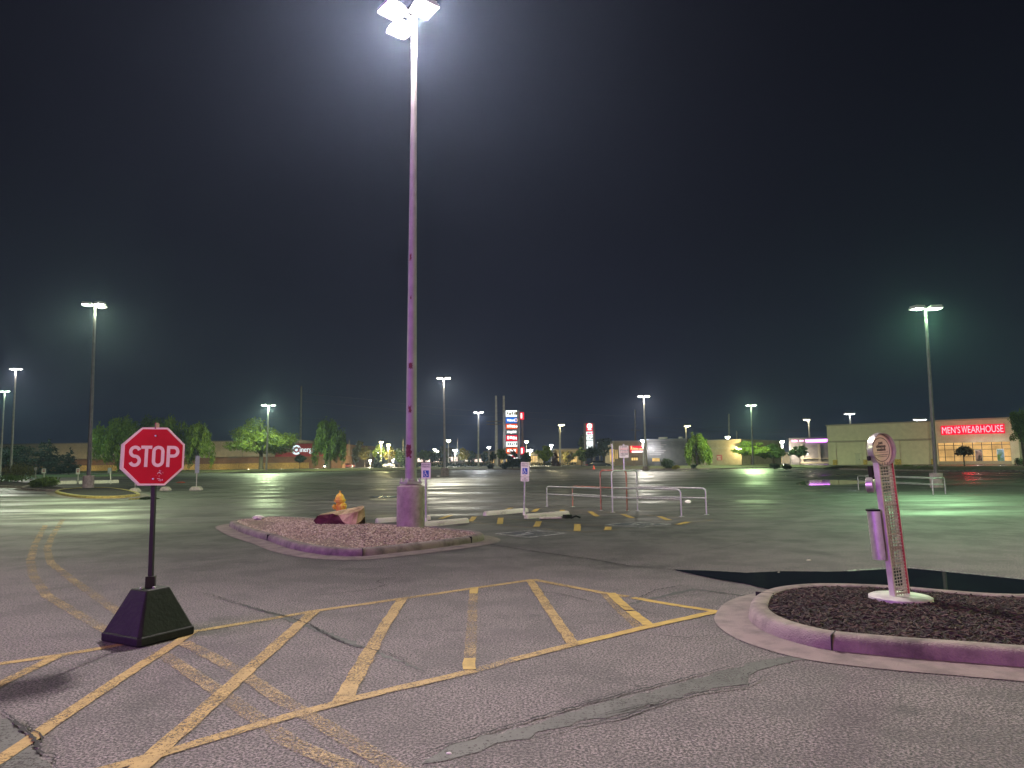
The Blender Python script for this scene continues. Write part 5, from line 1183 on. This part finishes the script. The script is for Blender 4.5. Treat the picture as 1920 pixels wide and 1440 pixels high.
# ------------------------------------------------------------------ trees and shrubs
LM = {}
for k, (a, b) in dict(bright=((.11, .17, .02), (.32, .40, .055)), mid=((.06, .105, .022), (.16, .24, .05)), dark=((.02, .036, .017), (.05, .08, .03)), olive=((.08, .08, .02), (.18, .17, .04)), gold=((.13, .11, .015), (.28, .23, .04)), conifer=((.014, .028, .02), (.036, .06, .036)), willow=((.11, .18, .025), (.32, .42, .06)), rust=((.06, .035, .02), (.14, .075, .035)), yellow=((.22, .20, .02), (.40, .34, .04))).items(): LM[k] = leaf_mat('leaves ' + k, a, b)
def leaves(cl, n, size, seed, flat=.0, droop=0.0, aspect=1.0):
    """n leaf quads over the shells of the clumps [(x, y, z, rx, ry, rz)]"""
    rg = np.random.default_rng(seed); cl = np.array(cl, float); wt = (cl[:, 3] * cl[:, 5]) ** 1.0; wt /= wt.sum()
    k = rg.choice(len(cl), n, p=wt); d = rg.normal(size=(n, 3)); d /= np.linalg.norm(d, axis=1)[:, None]
    rad = rg.uniform(.45, 1.08, n)[:, None]; p = cl[k, :3] + d * rad * cl[k, 3:6]
    nr = d + rg.normal(scale=.7, size=(n, 3)); nr[:, 2] += flat; nr /= np.linalg.norm(nr, axis=1)[:, None]
    t = np.cross(nr, rg.normal(size=(n, 3)))
    if droop: t = t * (1 - droop) + np.array([0, 0, -1.0]) * droop; t -= nr * (t * nr).sum(1)[:, None]
    t /= np.linalg.norm(t, axis=1)[:, None]; b = np.cross(nr, t)
    s = size * rg.uniform(.55, 1.3, n)[:, None]
    v = np.stack([p - t * s * aspect, p + b * s * .55, p + t * s * aspect, p - b * s * .55], 1).reshape(-1, 3)
    return v, np.arange(4 * n).reshape(n, 4)
def leaf_obj(name, v, f, m, parent):
    me = bpy.data.meshes.new(name); me.from_pydata(v.tolist(), [], f.tolist()); return link(name, me, LM[m], parent)
def tree(name, label, px, Y, top_py, w_px, kind, n=2600, lo=.28, style='round', base=0.0, cat='tree', seed=None, leafk=1.0, gaps=9, trunk_r=None, base_px=None, group=None):
    seed = seed or int(px * 7 + Y); rg = random.Random(seed); x = at(base_px or px, 868, Y).x; H = at(px, top_py, Y).z - base; W_ = w_px * mpp(Y); off = at(px, 868, Y).x - x
    root = thing(name, label, cat, (x, Y, base), 0, group); tr = trunk_r or max(.07, H * .022)
    mb = MB(); zl = H * lo
    bend = [(off * .4 * t * t + rg.uniform(-.03, .03) * H * t, rg.uniform(-.02, .02) * H * t, H * .72 * t) for t in (0, .2, .45, .7, 1)]
    mb.tube([(0, 0, -.1)] + bend[1:], [tr * 1.25, tr, tr * .8, tr * .55, tr * .2], 9)
    if style in ('round', 'willow', 'spread'):
        for k in range(7):
            a = rg.uniform(0, 6.28); z0 = H * rg.uniform(lo * .8, .5); r_ = W_ * rg.uniform(.22, .40)
            i = min(3, int(z0 / (H * .72) * 4)); p0 = Vector(bend[i]); p0 = Vector((p0.x, p0.y, z0))
            p1 = Vector((off * .6 + r_ * math.cos(a), r_ * math.sin(a), z0 + (H - z0) * rg.uniform(.25, .6))); mb.tube([p0, p0.lerp(p1, .5) + Vector((0, 0, H * .03)), p1], [tr * .5, tr * .32, tr * .1], 6)
    mb.build('trunk', 'bark', root, smooth=True)
    cl = []; zc = (zl + H) / 2; hz_ = (H - zl) / 2
    if style == 'conifer':
        m_ = 11
        for i in range(m_):
            t = i / (m_ - 1); z = zl + (H - zl) * t * .97; r_ = W_ / 2 * (1 - t) ** .8 + .05 * W_; q_ = max(2, int(7 * (1 - t)) + 2)
            for j in range(q_): a = rg.uniform(0, 6.28); d = r_ * rg.uniform(.3, .75); cl.append((d * math.cos(a), d * math.sin(a), z - .10 * H * d / W_, r_ * .45, r_ * .45, hz_ * .11))
    elif style == 'spread':
        for i in range(40):
            a = rg.uniform(0, 6.28); d = rg.random() ** .55; z = zl + (H - zl) * (.08 + .80 * rg.random() * (1 - .62 * d * d)); cl.append((off + W_ * .42 * d * math.cos(a), W_ * .42 * d * math.sin(a), z, W_ * rg.uniform(.09, .16), W_ * rg.uniform(.09, .16), hz_ * rg.uniform(.16, .28)))
    elif style == 'willow':
        for i in range(34):
            a = rg.uniform(0, 6.28); d = rg.random() ** .5; zt_ = H * (1 - .42 * d ** 2.2) * rg.uniform(.82, 1); l = (H - zl) * rg.uniform(.16, .34) ; cl.append((off + W_ * .42 * d * math.cos(a), W_ * .42 * d * math.sin(a), max(zl + l * .5, zt_ - l), W_ * rg.uniform(.06, .11), W_ * rg.uniform(.06, .11), l))
    else:
        for i in range(gaps + 15):
            d = Vector((rg.gauss(0, 1), rg.gauss(0, 1), rg.gauss(0, 1))).normalized() * (rg.random() ** .45); s_ = rg.uniform(.20, .34)
            tp = 1 - .25 * max(0, d.z); cl.append((off + W_ * .5 * d.x * (1 - s_ * .8) * tp, W_ * .5 * d.y * (1 - s_ * .8) * tp, zc + hz_ * d.z * (1 - s_ * .8), W_ * .5 * s_ * 1.15, W_ * .5 * s_ * 1.15, hz_ * s_))
    v, f = leaves(cl, n, max(.09, 2.1 * mpp(Y)) * leafk, seed, .25, .75 if style == 'willow' else .0, 1.9 if style == 'willow' else 1.0)
    v[:, 2] = np.maximum(v[:, 2], .03); leaf_obj('crown', v, f, kind, root); return root
def bush(label, px, base_py, w_px, h_px, kind, Y=None, n=500, name='bush', cat='bush', z=.0, leafk=1.0, aspect=1.0, group=None):
    b = G(px, base_py, z) if Y is None else Vector((at(px, base_py, Y).x, Y, z)); k = mpp(b.y); W_, H = w_px * k, h_px * k; rg = random.Random(int(px * 3)); root = thing(name, label, cat, b, 0, group)
    cl = [(W_ * rg.uniform(-.3, .3), W_ * rg.uniform(-.25, .25), H * rg.uniform(.25, .62), W_ * .24, W_ * .24, H * .34) for _ in range(12)]
    v, f = leaves(cl, n, max(.03, 1.6 * k) * leafk, int(px), .2, 0, aspect); v[:, 2] = np.clip(v[:, 2], .01, None); leaf_obj('foliage', v, f, kind, root)
    st = MB()
    for a in range(5): t = a * 1.26; st.tube([(.02 * math.cos(t), .02 * math.sin(t), -.03), (W_ * .2 * math.cos(t), W_ * .2 * math.sin(t), H * .5)], [.03, .012], 5)
    st.build('stems', 'bark', root); return root
VB = .13
tree('willow_tree', 'broad weeping tree half hidden behind the stop sign, left of it', 224, 152, 775, 134, 'willow', 8500, .12, 'willow', VB, trunk_r=.35)
tree('willow_tree', 'tall weeping tree rising right behind the stop sign', 325, 156, 771, 128, 'willow', 7000, .16, 'willow', VB, trunk_r=.35)
tree('willow_tree', 'dark weeping tree between the two big weeping trees', 279, 162, 774, 112, 'mid', 6000, .14, 'willow', VB, trunk_r=.3)
tree('willow_tree', 'bright leafy tree at the right end of the weeping trees', 370, 147, 785, 64, 'bright', 4200, .2, 'willow', VB, trunk_r=.22)
tree('fir_tree', 'wide dark fir in front of the left end of the cinema', 88, 150, 823, 104, 'conifer', 4200, .06, 'conifer', VB)
tree('fir_tree', 'slim dark fir left of the left lamp pole', 130, 140, 839, 34, 'conifer', 1500, .12, 'conifer', VB)
tree('dark_tree', 'dark tree mass behind the shrubs at the left picture edge', 18, 150, 828, 110, 'dark', 3200, .1, 'round', 0)
tree('shade_tree', 'big bright green tree lit by the lamp pole in front of the cinema', 490, 151, 776, 138, 'bright', 9500, .30, 'spread', VB, trunk_r=.45)
tree('shade_tree', 'tall dark rounded tree right of the cinema lettering', 617, 152, 779, 80, 'mid', 7000, .2, 'willow', VB, trunk_r=.4)
tree('shade_tree', 'small dark trunked tree under the cinema lettering', 562, 160, 853, 26, 'dark', 700, .5, 'round', VB)
tree('pine_tree', 'olive tree left of the bright yellow lamps', 666, 235, 824, 46, 'olive', 2200, .12, 'round', 0)
tree('street_tree', 'golden lit tree beside the olive tree', 684, 228, 835, 26, 'gold', 1300, .2, 'round', 0)
tree('street_tree', 'bright lime tree right below the yellow twin lamp', 711, 222, 832, 28, 'bright', 1700, .25, 'round', 0)
tree('street_tree', 'small golden tree below the yellow lamp left of the tall pole', 731, 219, 836, 22, 'gold', 1300, .25, 'round', 0)
tree('fir_tree', 'dark blue green fir below the lime tree', 709, 205, 845, 20, 'conifer', 900, .05, 'conifer', 0)
tree('street_tree', 'grey green tree just left of the tall chipped pole', 748, 230, 840, 30, 'mid', 1200, .15, 'round', 0)
tree('fir_tree', 'dark narrow tree touching the tall chipped pole', 759, 210, 842, 17, 'conifer', 800, .12, 'conifer', 0)
tree('street_tree', 'dull green tree just right of the tall chipped pole', 797, 260, 840, 40, 'mid', 1500, .12, 'round', 0)
tree('street_tree', 'leafy dark tree above the accessible parking sign', 815, 250, 843, 34, 'dark', 1100, .2, 'round', 0)
tree('street_tree', 'broad olive tree behind the block mounted lamp pole', 838, 262, 834, 50, 'olive', 2000, .12, 'round', 0)
tree('street_tree', 'lime yellow tree lit by the white lamp', 870, 225, 834, 22, 'yellow', 1500, .12, 'round', 0)
tree('street_tree', 'thin grey tree left of the lamp pole beside the masts', 884, 270, 842, 20, 'mid', 700, .1, 'round', 0)
tree('street_tree', 'narrow dark tree at the brick store', 909, 240, 846, 20, 'dark', 700, .15, 'round', 0)
tree('fir_tree', 'dark layered fir in front of the multi panel pylon sign', 961, 133, 842, 40, 'conifer', 1900, .16, 'conifer', VB)
tree('street_tree', 'small olive tree at the foot of the twin masts', 941, 136, 838, 26, 'mid', 1300, .3, 'round', VB)
tree('street_tree', 'bare branched little tree between bush and fir', 924, 134, 846, 14, 'dark', 350, .35, 'round', VB)
tree('street_tree', 'slender dark tree right of the pylon sign fir', 986, 136, 846, 24, 'dark', 800, .25, 'round', VB)
tree('street_tree', 'round bright green tree standing alone on the verge', 1021, 140, 832, 36, 'bright', 2600, .26, 'round', VB)
tree('fir_tree', 'small brown tinged fir beside the round bright tree', 1042, 160, 844, 18, 'rust', 900, .05, 'conifer', 0)
tree('street_tree', 'orange lit tree in front of the orange shop', 1064, 215, 845, 32, 'gold', 1500, .2, 'round', 0)
tree('street_tree', 'green tree left of the red and white pylon', 1090, 172, 838, 30, 'mid', 1400, .2, 'round', 0)
tree('street_tree', 'tall dark tree behind the red and white pylon', 1096, 215, 808, 30, 'dark', 1300, .2, 'round', 0)
tree('street_tree', 'dark tree hiding the foot of the red and white pylon', 1110, 142, 834, 34, 'dark', 1100, .35, 'round', VB)
tree('street_tree', 'wide dark tree between the red and white pylon and the trolley notice', 1132, 146, 815, 44, 'dark', 1900, .3, 'round', VB)
tree('street_tree', 'round dense green tree in front of the tan block building', 1307, 128, 808, 56, 'bright', 6000, .08, 'willow', VB, trunk_r=.2)
tree('street_tree', 'wide spreading tree behind the green lamp right of the tan wall', 1411, 130, 822, 74, 'bright', 4200, .36, 'spread', VB, trunk_r=.3)
tree('street_tree', 'dark spreading tree left of the purple neon', 1450, 134, 827, 52, 'mid', 2600, .3, 'spread', VB, trunk_r=.25)
tree('street_tree', 'dark tree in front of the purple neon letters', 1500, 121, 834, 40, 'dark', 1500, .45, 'spread', VB)
tree('street_tree', 'small reddish tree in front of the glowing shop windows', 1808, 92, 833, 36, 'rust', 1500, .42, 'round', VB, trunk_r=.09)
tree('street_tree', 'tall leafy tree at the right picture edge beside the cream store', 1921, 88, 762, 52, 'mid', 3600, .3, 'round', VB, trunk_r=.2)
bush('weeping shrub on the far left kerbed island', 33, 905, 66, 42, 'olive', 74, 1500, z=.1); bush('low dark hedge clump at the far left kerb', 24, 908, 52, 17, 'mid', 71, 900, z=.1)
bush('rounded mound of tall ornamental grass on the narrow far left island', 80, 914, 48, 20, 'mid', None, 1500, 'ornamental_grass', 'grass clump', .12, 1.6, 2.2)
for a in (('dark spreading bush in front of the dark building', 1250, 879, 32, 22, 'dark', 900), ('low yellow bush beside the dark bush', 1267, 880, 18, 8, 'yellow', 500), ('small dark bush left of the round green tree', 1301, 879, 12, 9, 'dark', 300), ('round dark bush at the kerb left of the neon shop', 1453, 879.5, 20, 12, 'dark', 500), ('second round dark bush at the kerb nearer the neon shop', 1475, 880, 19, 12, 'dark', 500), ('low leafy planting right behind the pet station', 1695, 880, 44, 9, 'mid', 700), ('low dark planting left of the green tinted lamp pole', 1733, 881, 30, 9, 'mid', 500), ('small dark bush in front of the multi panel pylon', 919, 879.5, 14, 10, 'conifer', 400), ('small bush beside the slim fir trunks', 948, 879.5, 14, 8, 'conifer', 400), ('low bush at the right picture edge under the tall tree', 1916, 889, 22, 14, 'mid', 500), ('clipped bush at the corner of the cream store', 1909, 872, 18, 16, 'dark', 300)):
    bush(a[0], a[1], a[2], a[3], a[4], a[5], None if a[1] < 1900 else 100, a[6], z=.1)
for lab, x0, x1, Y, h_ in (('dark clipped hedge along the road left of the masts', 785, 925, 200, 1.3), ('low clipped hedge along the road behind the round bright tree', 1000, 1082, 180, 1.1)):
    a, b = at(x0, 868, Y), at(x1, 868, Y); root = thing('hedge', lab, 'hedge', ((a.x + b.x) / 2, Y, 0)); L2 = (b.x - a.x) / 2
    v, f = leaves([(t, 0, h_ * .55, 1.0, .8, h_ * .5) for t in np.arange(-L2, L2, .8)], int(L2 * 90), .2, 5); v[:, 2] = np.clip(v[:, 2], .01, None); leaf_obj('foliage', v, f, 'dark', root)

# ------------------------------------------------------------------ masts, utility poles, cables
def mast(label, px, top_py, Y, r0, r1, arms=(), m='palepole'):
    x = at(px[0], 868, Y).x; t = at(px[1], top_py, Y); root = thing('utility_pole', label, 'utility pole', (x, Y, 0), 0, 'utility poles'); dx = t.x - x
    MB().tube([(0, 0, 0), (dx * .5, 0, t.z * .5), (dx, 0, t.z)], [r0, (r0 + r1) / 2, r1], 12).build('pole', m, root, smooth=True)
    for py, l in arms: z = at(px[1], py, Y).z; MB().box((dx * z / t.z, -.3, z), (l, .2, .22)).build('crossarm', 'wood', root)
mast('left one of the two thick steel masts beside the pylon sign', (931, 930), 742, 185, .42, .26, ((790, 5.0), (795.5, 5.0)))
mast('right one of the two thick steel masts, next to the pylon sign', (945.5, 944.5), 742, 185, .40, .26)
mast('slender tall pole rising behind the cinema trees', (563, 565), 724, 270, .42, .30)
mast('leaning wooden pole over the red script sign', (1192, 1190.5), 768, 230, .34, .24, ((806.5, 3.0),), 'wood')
mast('pale pole over the tan wall', (1367.5, 1366.5), 776, 230, .34, .24)
mast('thin short pole right of the tan wall lamps', (1384, 1381), 808, 230, .28, .2)
def cable(label, pts, Y, r=.035):
    P = [at(x, y, Y) for x, y in pts]; c = spline(P, 6, False); o = MB().tube(c, r, 5).build('power_line', 'cable'); tag(o, label, 'cable', 'overhead power lines')
cable('lowest power line crossing behind the cinema trees and the tall pole', [(300, 789), (420, 787), (565, 784), (700, 792), (790, 797), (930, 795), (1000, 797), (1080, 803), (1190, 806)], 268)
cable('highest power line right of the cinema pole', [(565, 738), (700, 750), (832, 766), (945, 772), (1080, 776), (1300, 786)], 268)
cable('middle power line right of the cinema pole', [(565, 752), (700, 764), (832, 778), (945, 782), (1080, 790), (1300, 802)], 268)
cable('power line over the tan wall and the spreading tree', [(1190, 807), (1290, 811), (1366, 808.5), (1450, 811), (1560, 806), (1750, 797)], 228)
cable('thin power line from the dark building to the right', [(1190, 800), (1300, 804), (1366, 801), (1480, 806), (1600, 800)], 229)

# ------------------------------------------------------------------ cars, cone
def car(label, px, base_py, Y, az, body_m, lit=False):
    p = at(px, base_py, Y); root = thing('parked_car' if not lit else 'car', label, 'car', (p.x, Y, 0.0), az, 'cars beyond the grass verge')
    prof = [(-2.2, .32), (-2.25, .62), (-2.1, .86), (-1.35, .94), (-.75, 1.38), (.55, 1.42), (1.15, .98), (2.0, .86), (2.25, .62), (2.22, .32)]
    fn = lambda x, y, z: (x, z * (1 - .16 * max(0, (y - .9))), y)
    MB().prism(prof, -.86, .86, fn).build('body', body_m, root, bevel=.07)
    for s_ in (-1, 1):
        MB().prism([(-1.2, .97), (-.72, 1.32), (.5, 1.35), (1.0, .99)], s_ * .845, s_ * .875, lambda x, y, z: (x, z * (1 - .16 * max(0, (y - .9))), y)).build('side_window', 'carglass', root)
    MB().add([(1.13, -.72, 1.0), (1.13, .72, 1.0), (.60, .66, 1.39), (.60, -.66, 1.39)], [(0, 1, 2, 3)]).build('windscreen', 'carglass', root, xf=Matrix.Translation((.03, 0, .02)))
    for x in (-1.35, 1.38):
        for s_ in (-1, 1): wl_ = MB().tube([(x, s_ * .72, .32), (x, s_ * .90, .32)], .32, 18).build('wheel', 'tyre', root); MB().tube([(x, s_ * .895, .32), (x, s_ * .915, .32)], .19, 14).build('rim', 'galv', wl_)
    for s_ in (-1, 1):
        MB().box((2.24, s_ * .62, .66), (.08, .36, .16)).build('headlight', 'head_light' if lit else 'signwhite', root); MB().box((-2.22, s_ * .64, .70), (.08, .32, .16)).build('tail_light', 'signred', root)
    if lit:
        for s_ in (-1, 1): light('headlight_beam', (2.5, s_ * .62, .66), 260, (1, .72, .45), .12, root)
car('car with glaring headlights at the end of the cinema', 612, 876, 205, math.radians(-72), 'cardark', True)
car('dark red car parked right of the cinema end wall', 652, 874, 226, math.radians(12), 'carred')
car('white car parked under the golden tree beside the tall pole', 727, 873, 226, math.radians(8), 'carwhite')
car('dark car passing below the dark tree near the red and white pylon', 1122, 879, 133, math.radians(4), 'cardark')
cb_ = G(1114.5, 880.2, .13); cn = thing('traffic_cone', 'red traffic cone on the verge below the dark tree', 'traffic cone', (cb_.x, cb_.y + .8, .16))
MB().box((0, 0, .03), (.5, .5, .06)).build('base', 'cone', cn); MB().lathe([(.18, .06), (.04, .62)], seg=14).build('cone', 'cone', cn, smooth=True)

# ------------------------------------------------------------------ light from the store fronts behind the viewer (violet sign, red sign), plus added warm fill for the sign faces
def area(name, loc, rot, sx, sy, power, col):
    l = bpy.data.lights.new(name, 'AREA'); l.shape = 'RECTANGLE'; l.size, l.size_y = sx, sy; l.energy = power; l.color = col
    o = bpy.data.objects.new(name, l); COL.objects.link(o); o.location = loc; o.rotation_euler = rot; return o
area('violet_store_sign', (-20, -6, 7.0), (math.radians(84), 0, math.radians(-44)), 10, 1.8, 4300, (.50, .10, .92))
area('red_store_sign', (13, -9, 6.0), (math.radians(80), 0, math.radians(18)), 6, 1.4, 420, (1.0, .06, .24))
area('sign_fill_lamp', (-6, -4, 4.2), (math.radians(78), 0, math.radians(-12)), 5, .5, 400, (1, .78, .54))  # added warm light for the stop sign face
area('sign_fill_lamp', (10, 2.5, 4.2), (math.radians(66), 0, math.radians(50)), 1.6, .3, 190, (1, .88, .62))  # added warm light aimed at the pet station's round sign

# ------------------------------------------------------------------ render settings
S.view_settings.view_transform = 'Standard'; S.view_settings.look = 'None'; S.view_settings.exposure = 0.0; S.view_settings.gamma = 1.0
S.cycles.use_denoising = True; S.cycles.denoiser = 'OPENIMAGEDENOISE'
S.cycles.max_bounces = 6; S.cycles.diffuse_bounces = 2; S.cycles.glossy_bounces = 3; S.cycles.transparent_max_bounces = 8; S.cycles.volume_bounces = 0
S.cycles.sample_clamp_indirect = 4.0; S.cycles.caustics_reflective = False; S.cycles.caustics_refractive = False
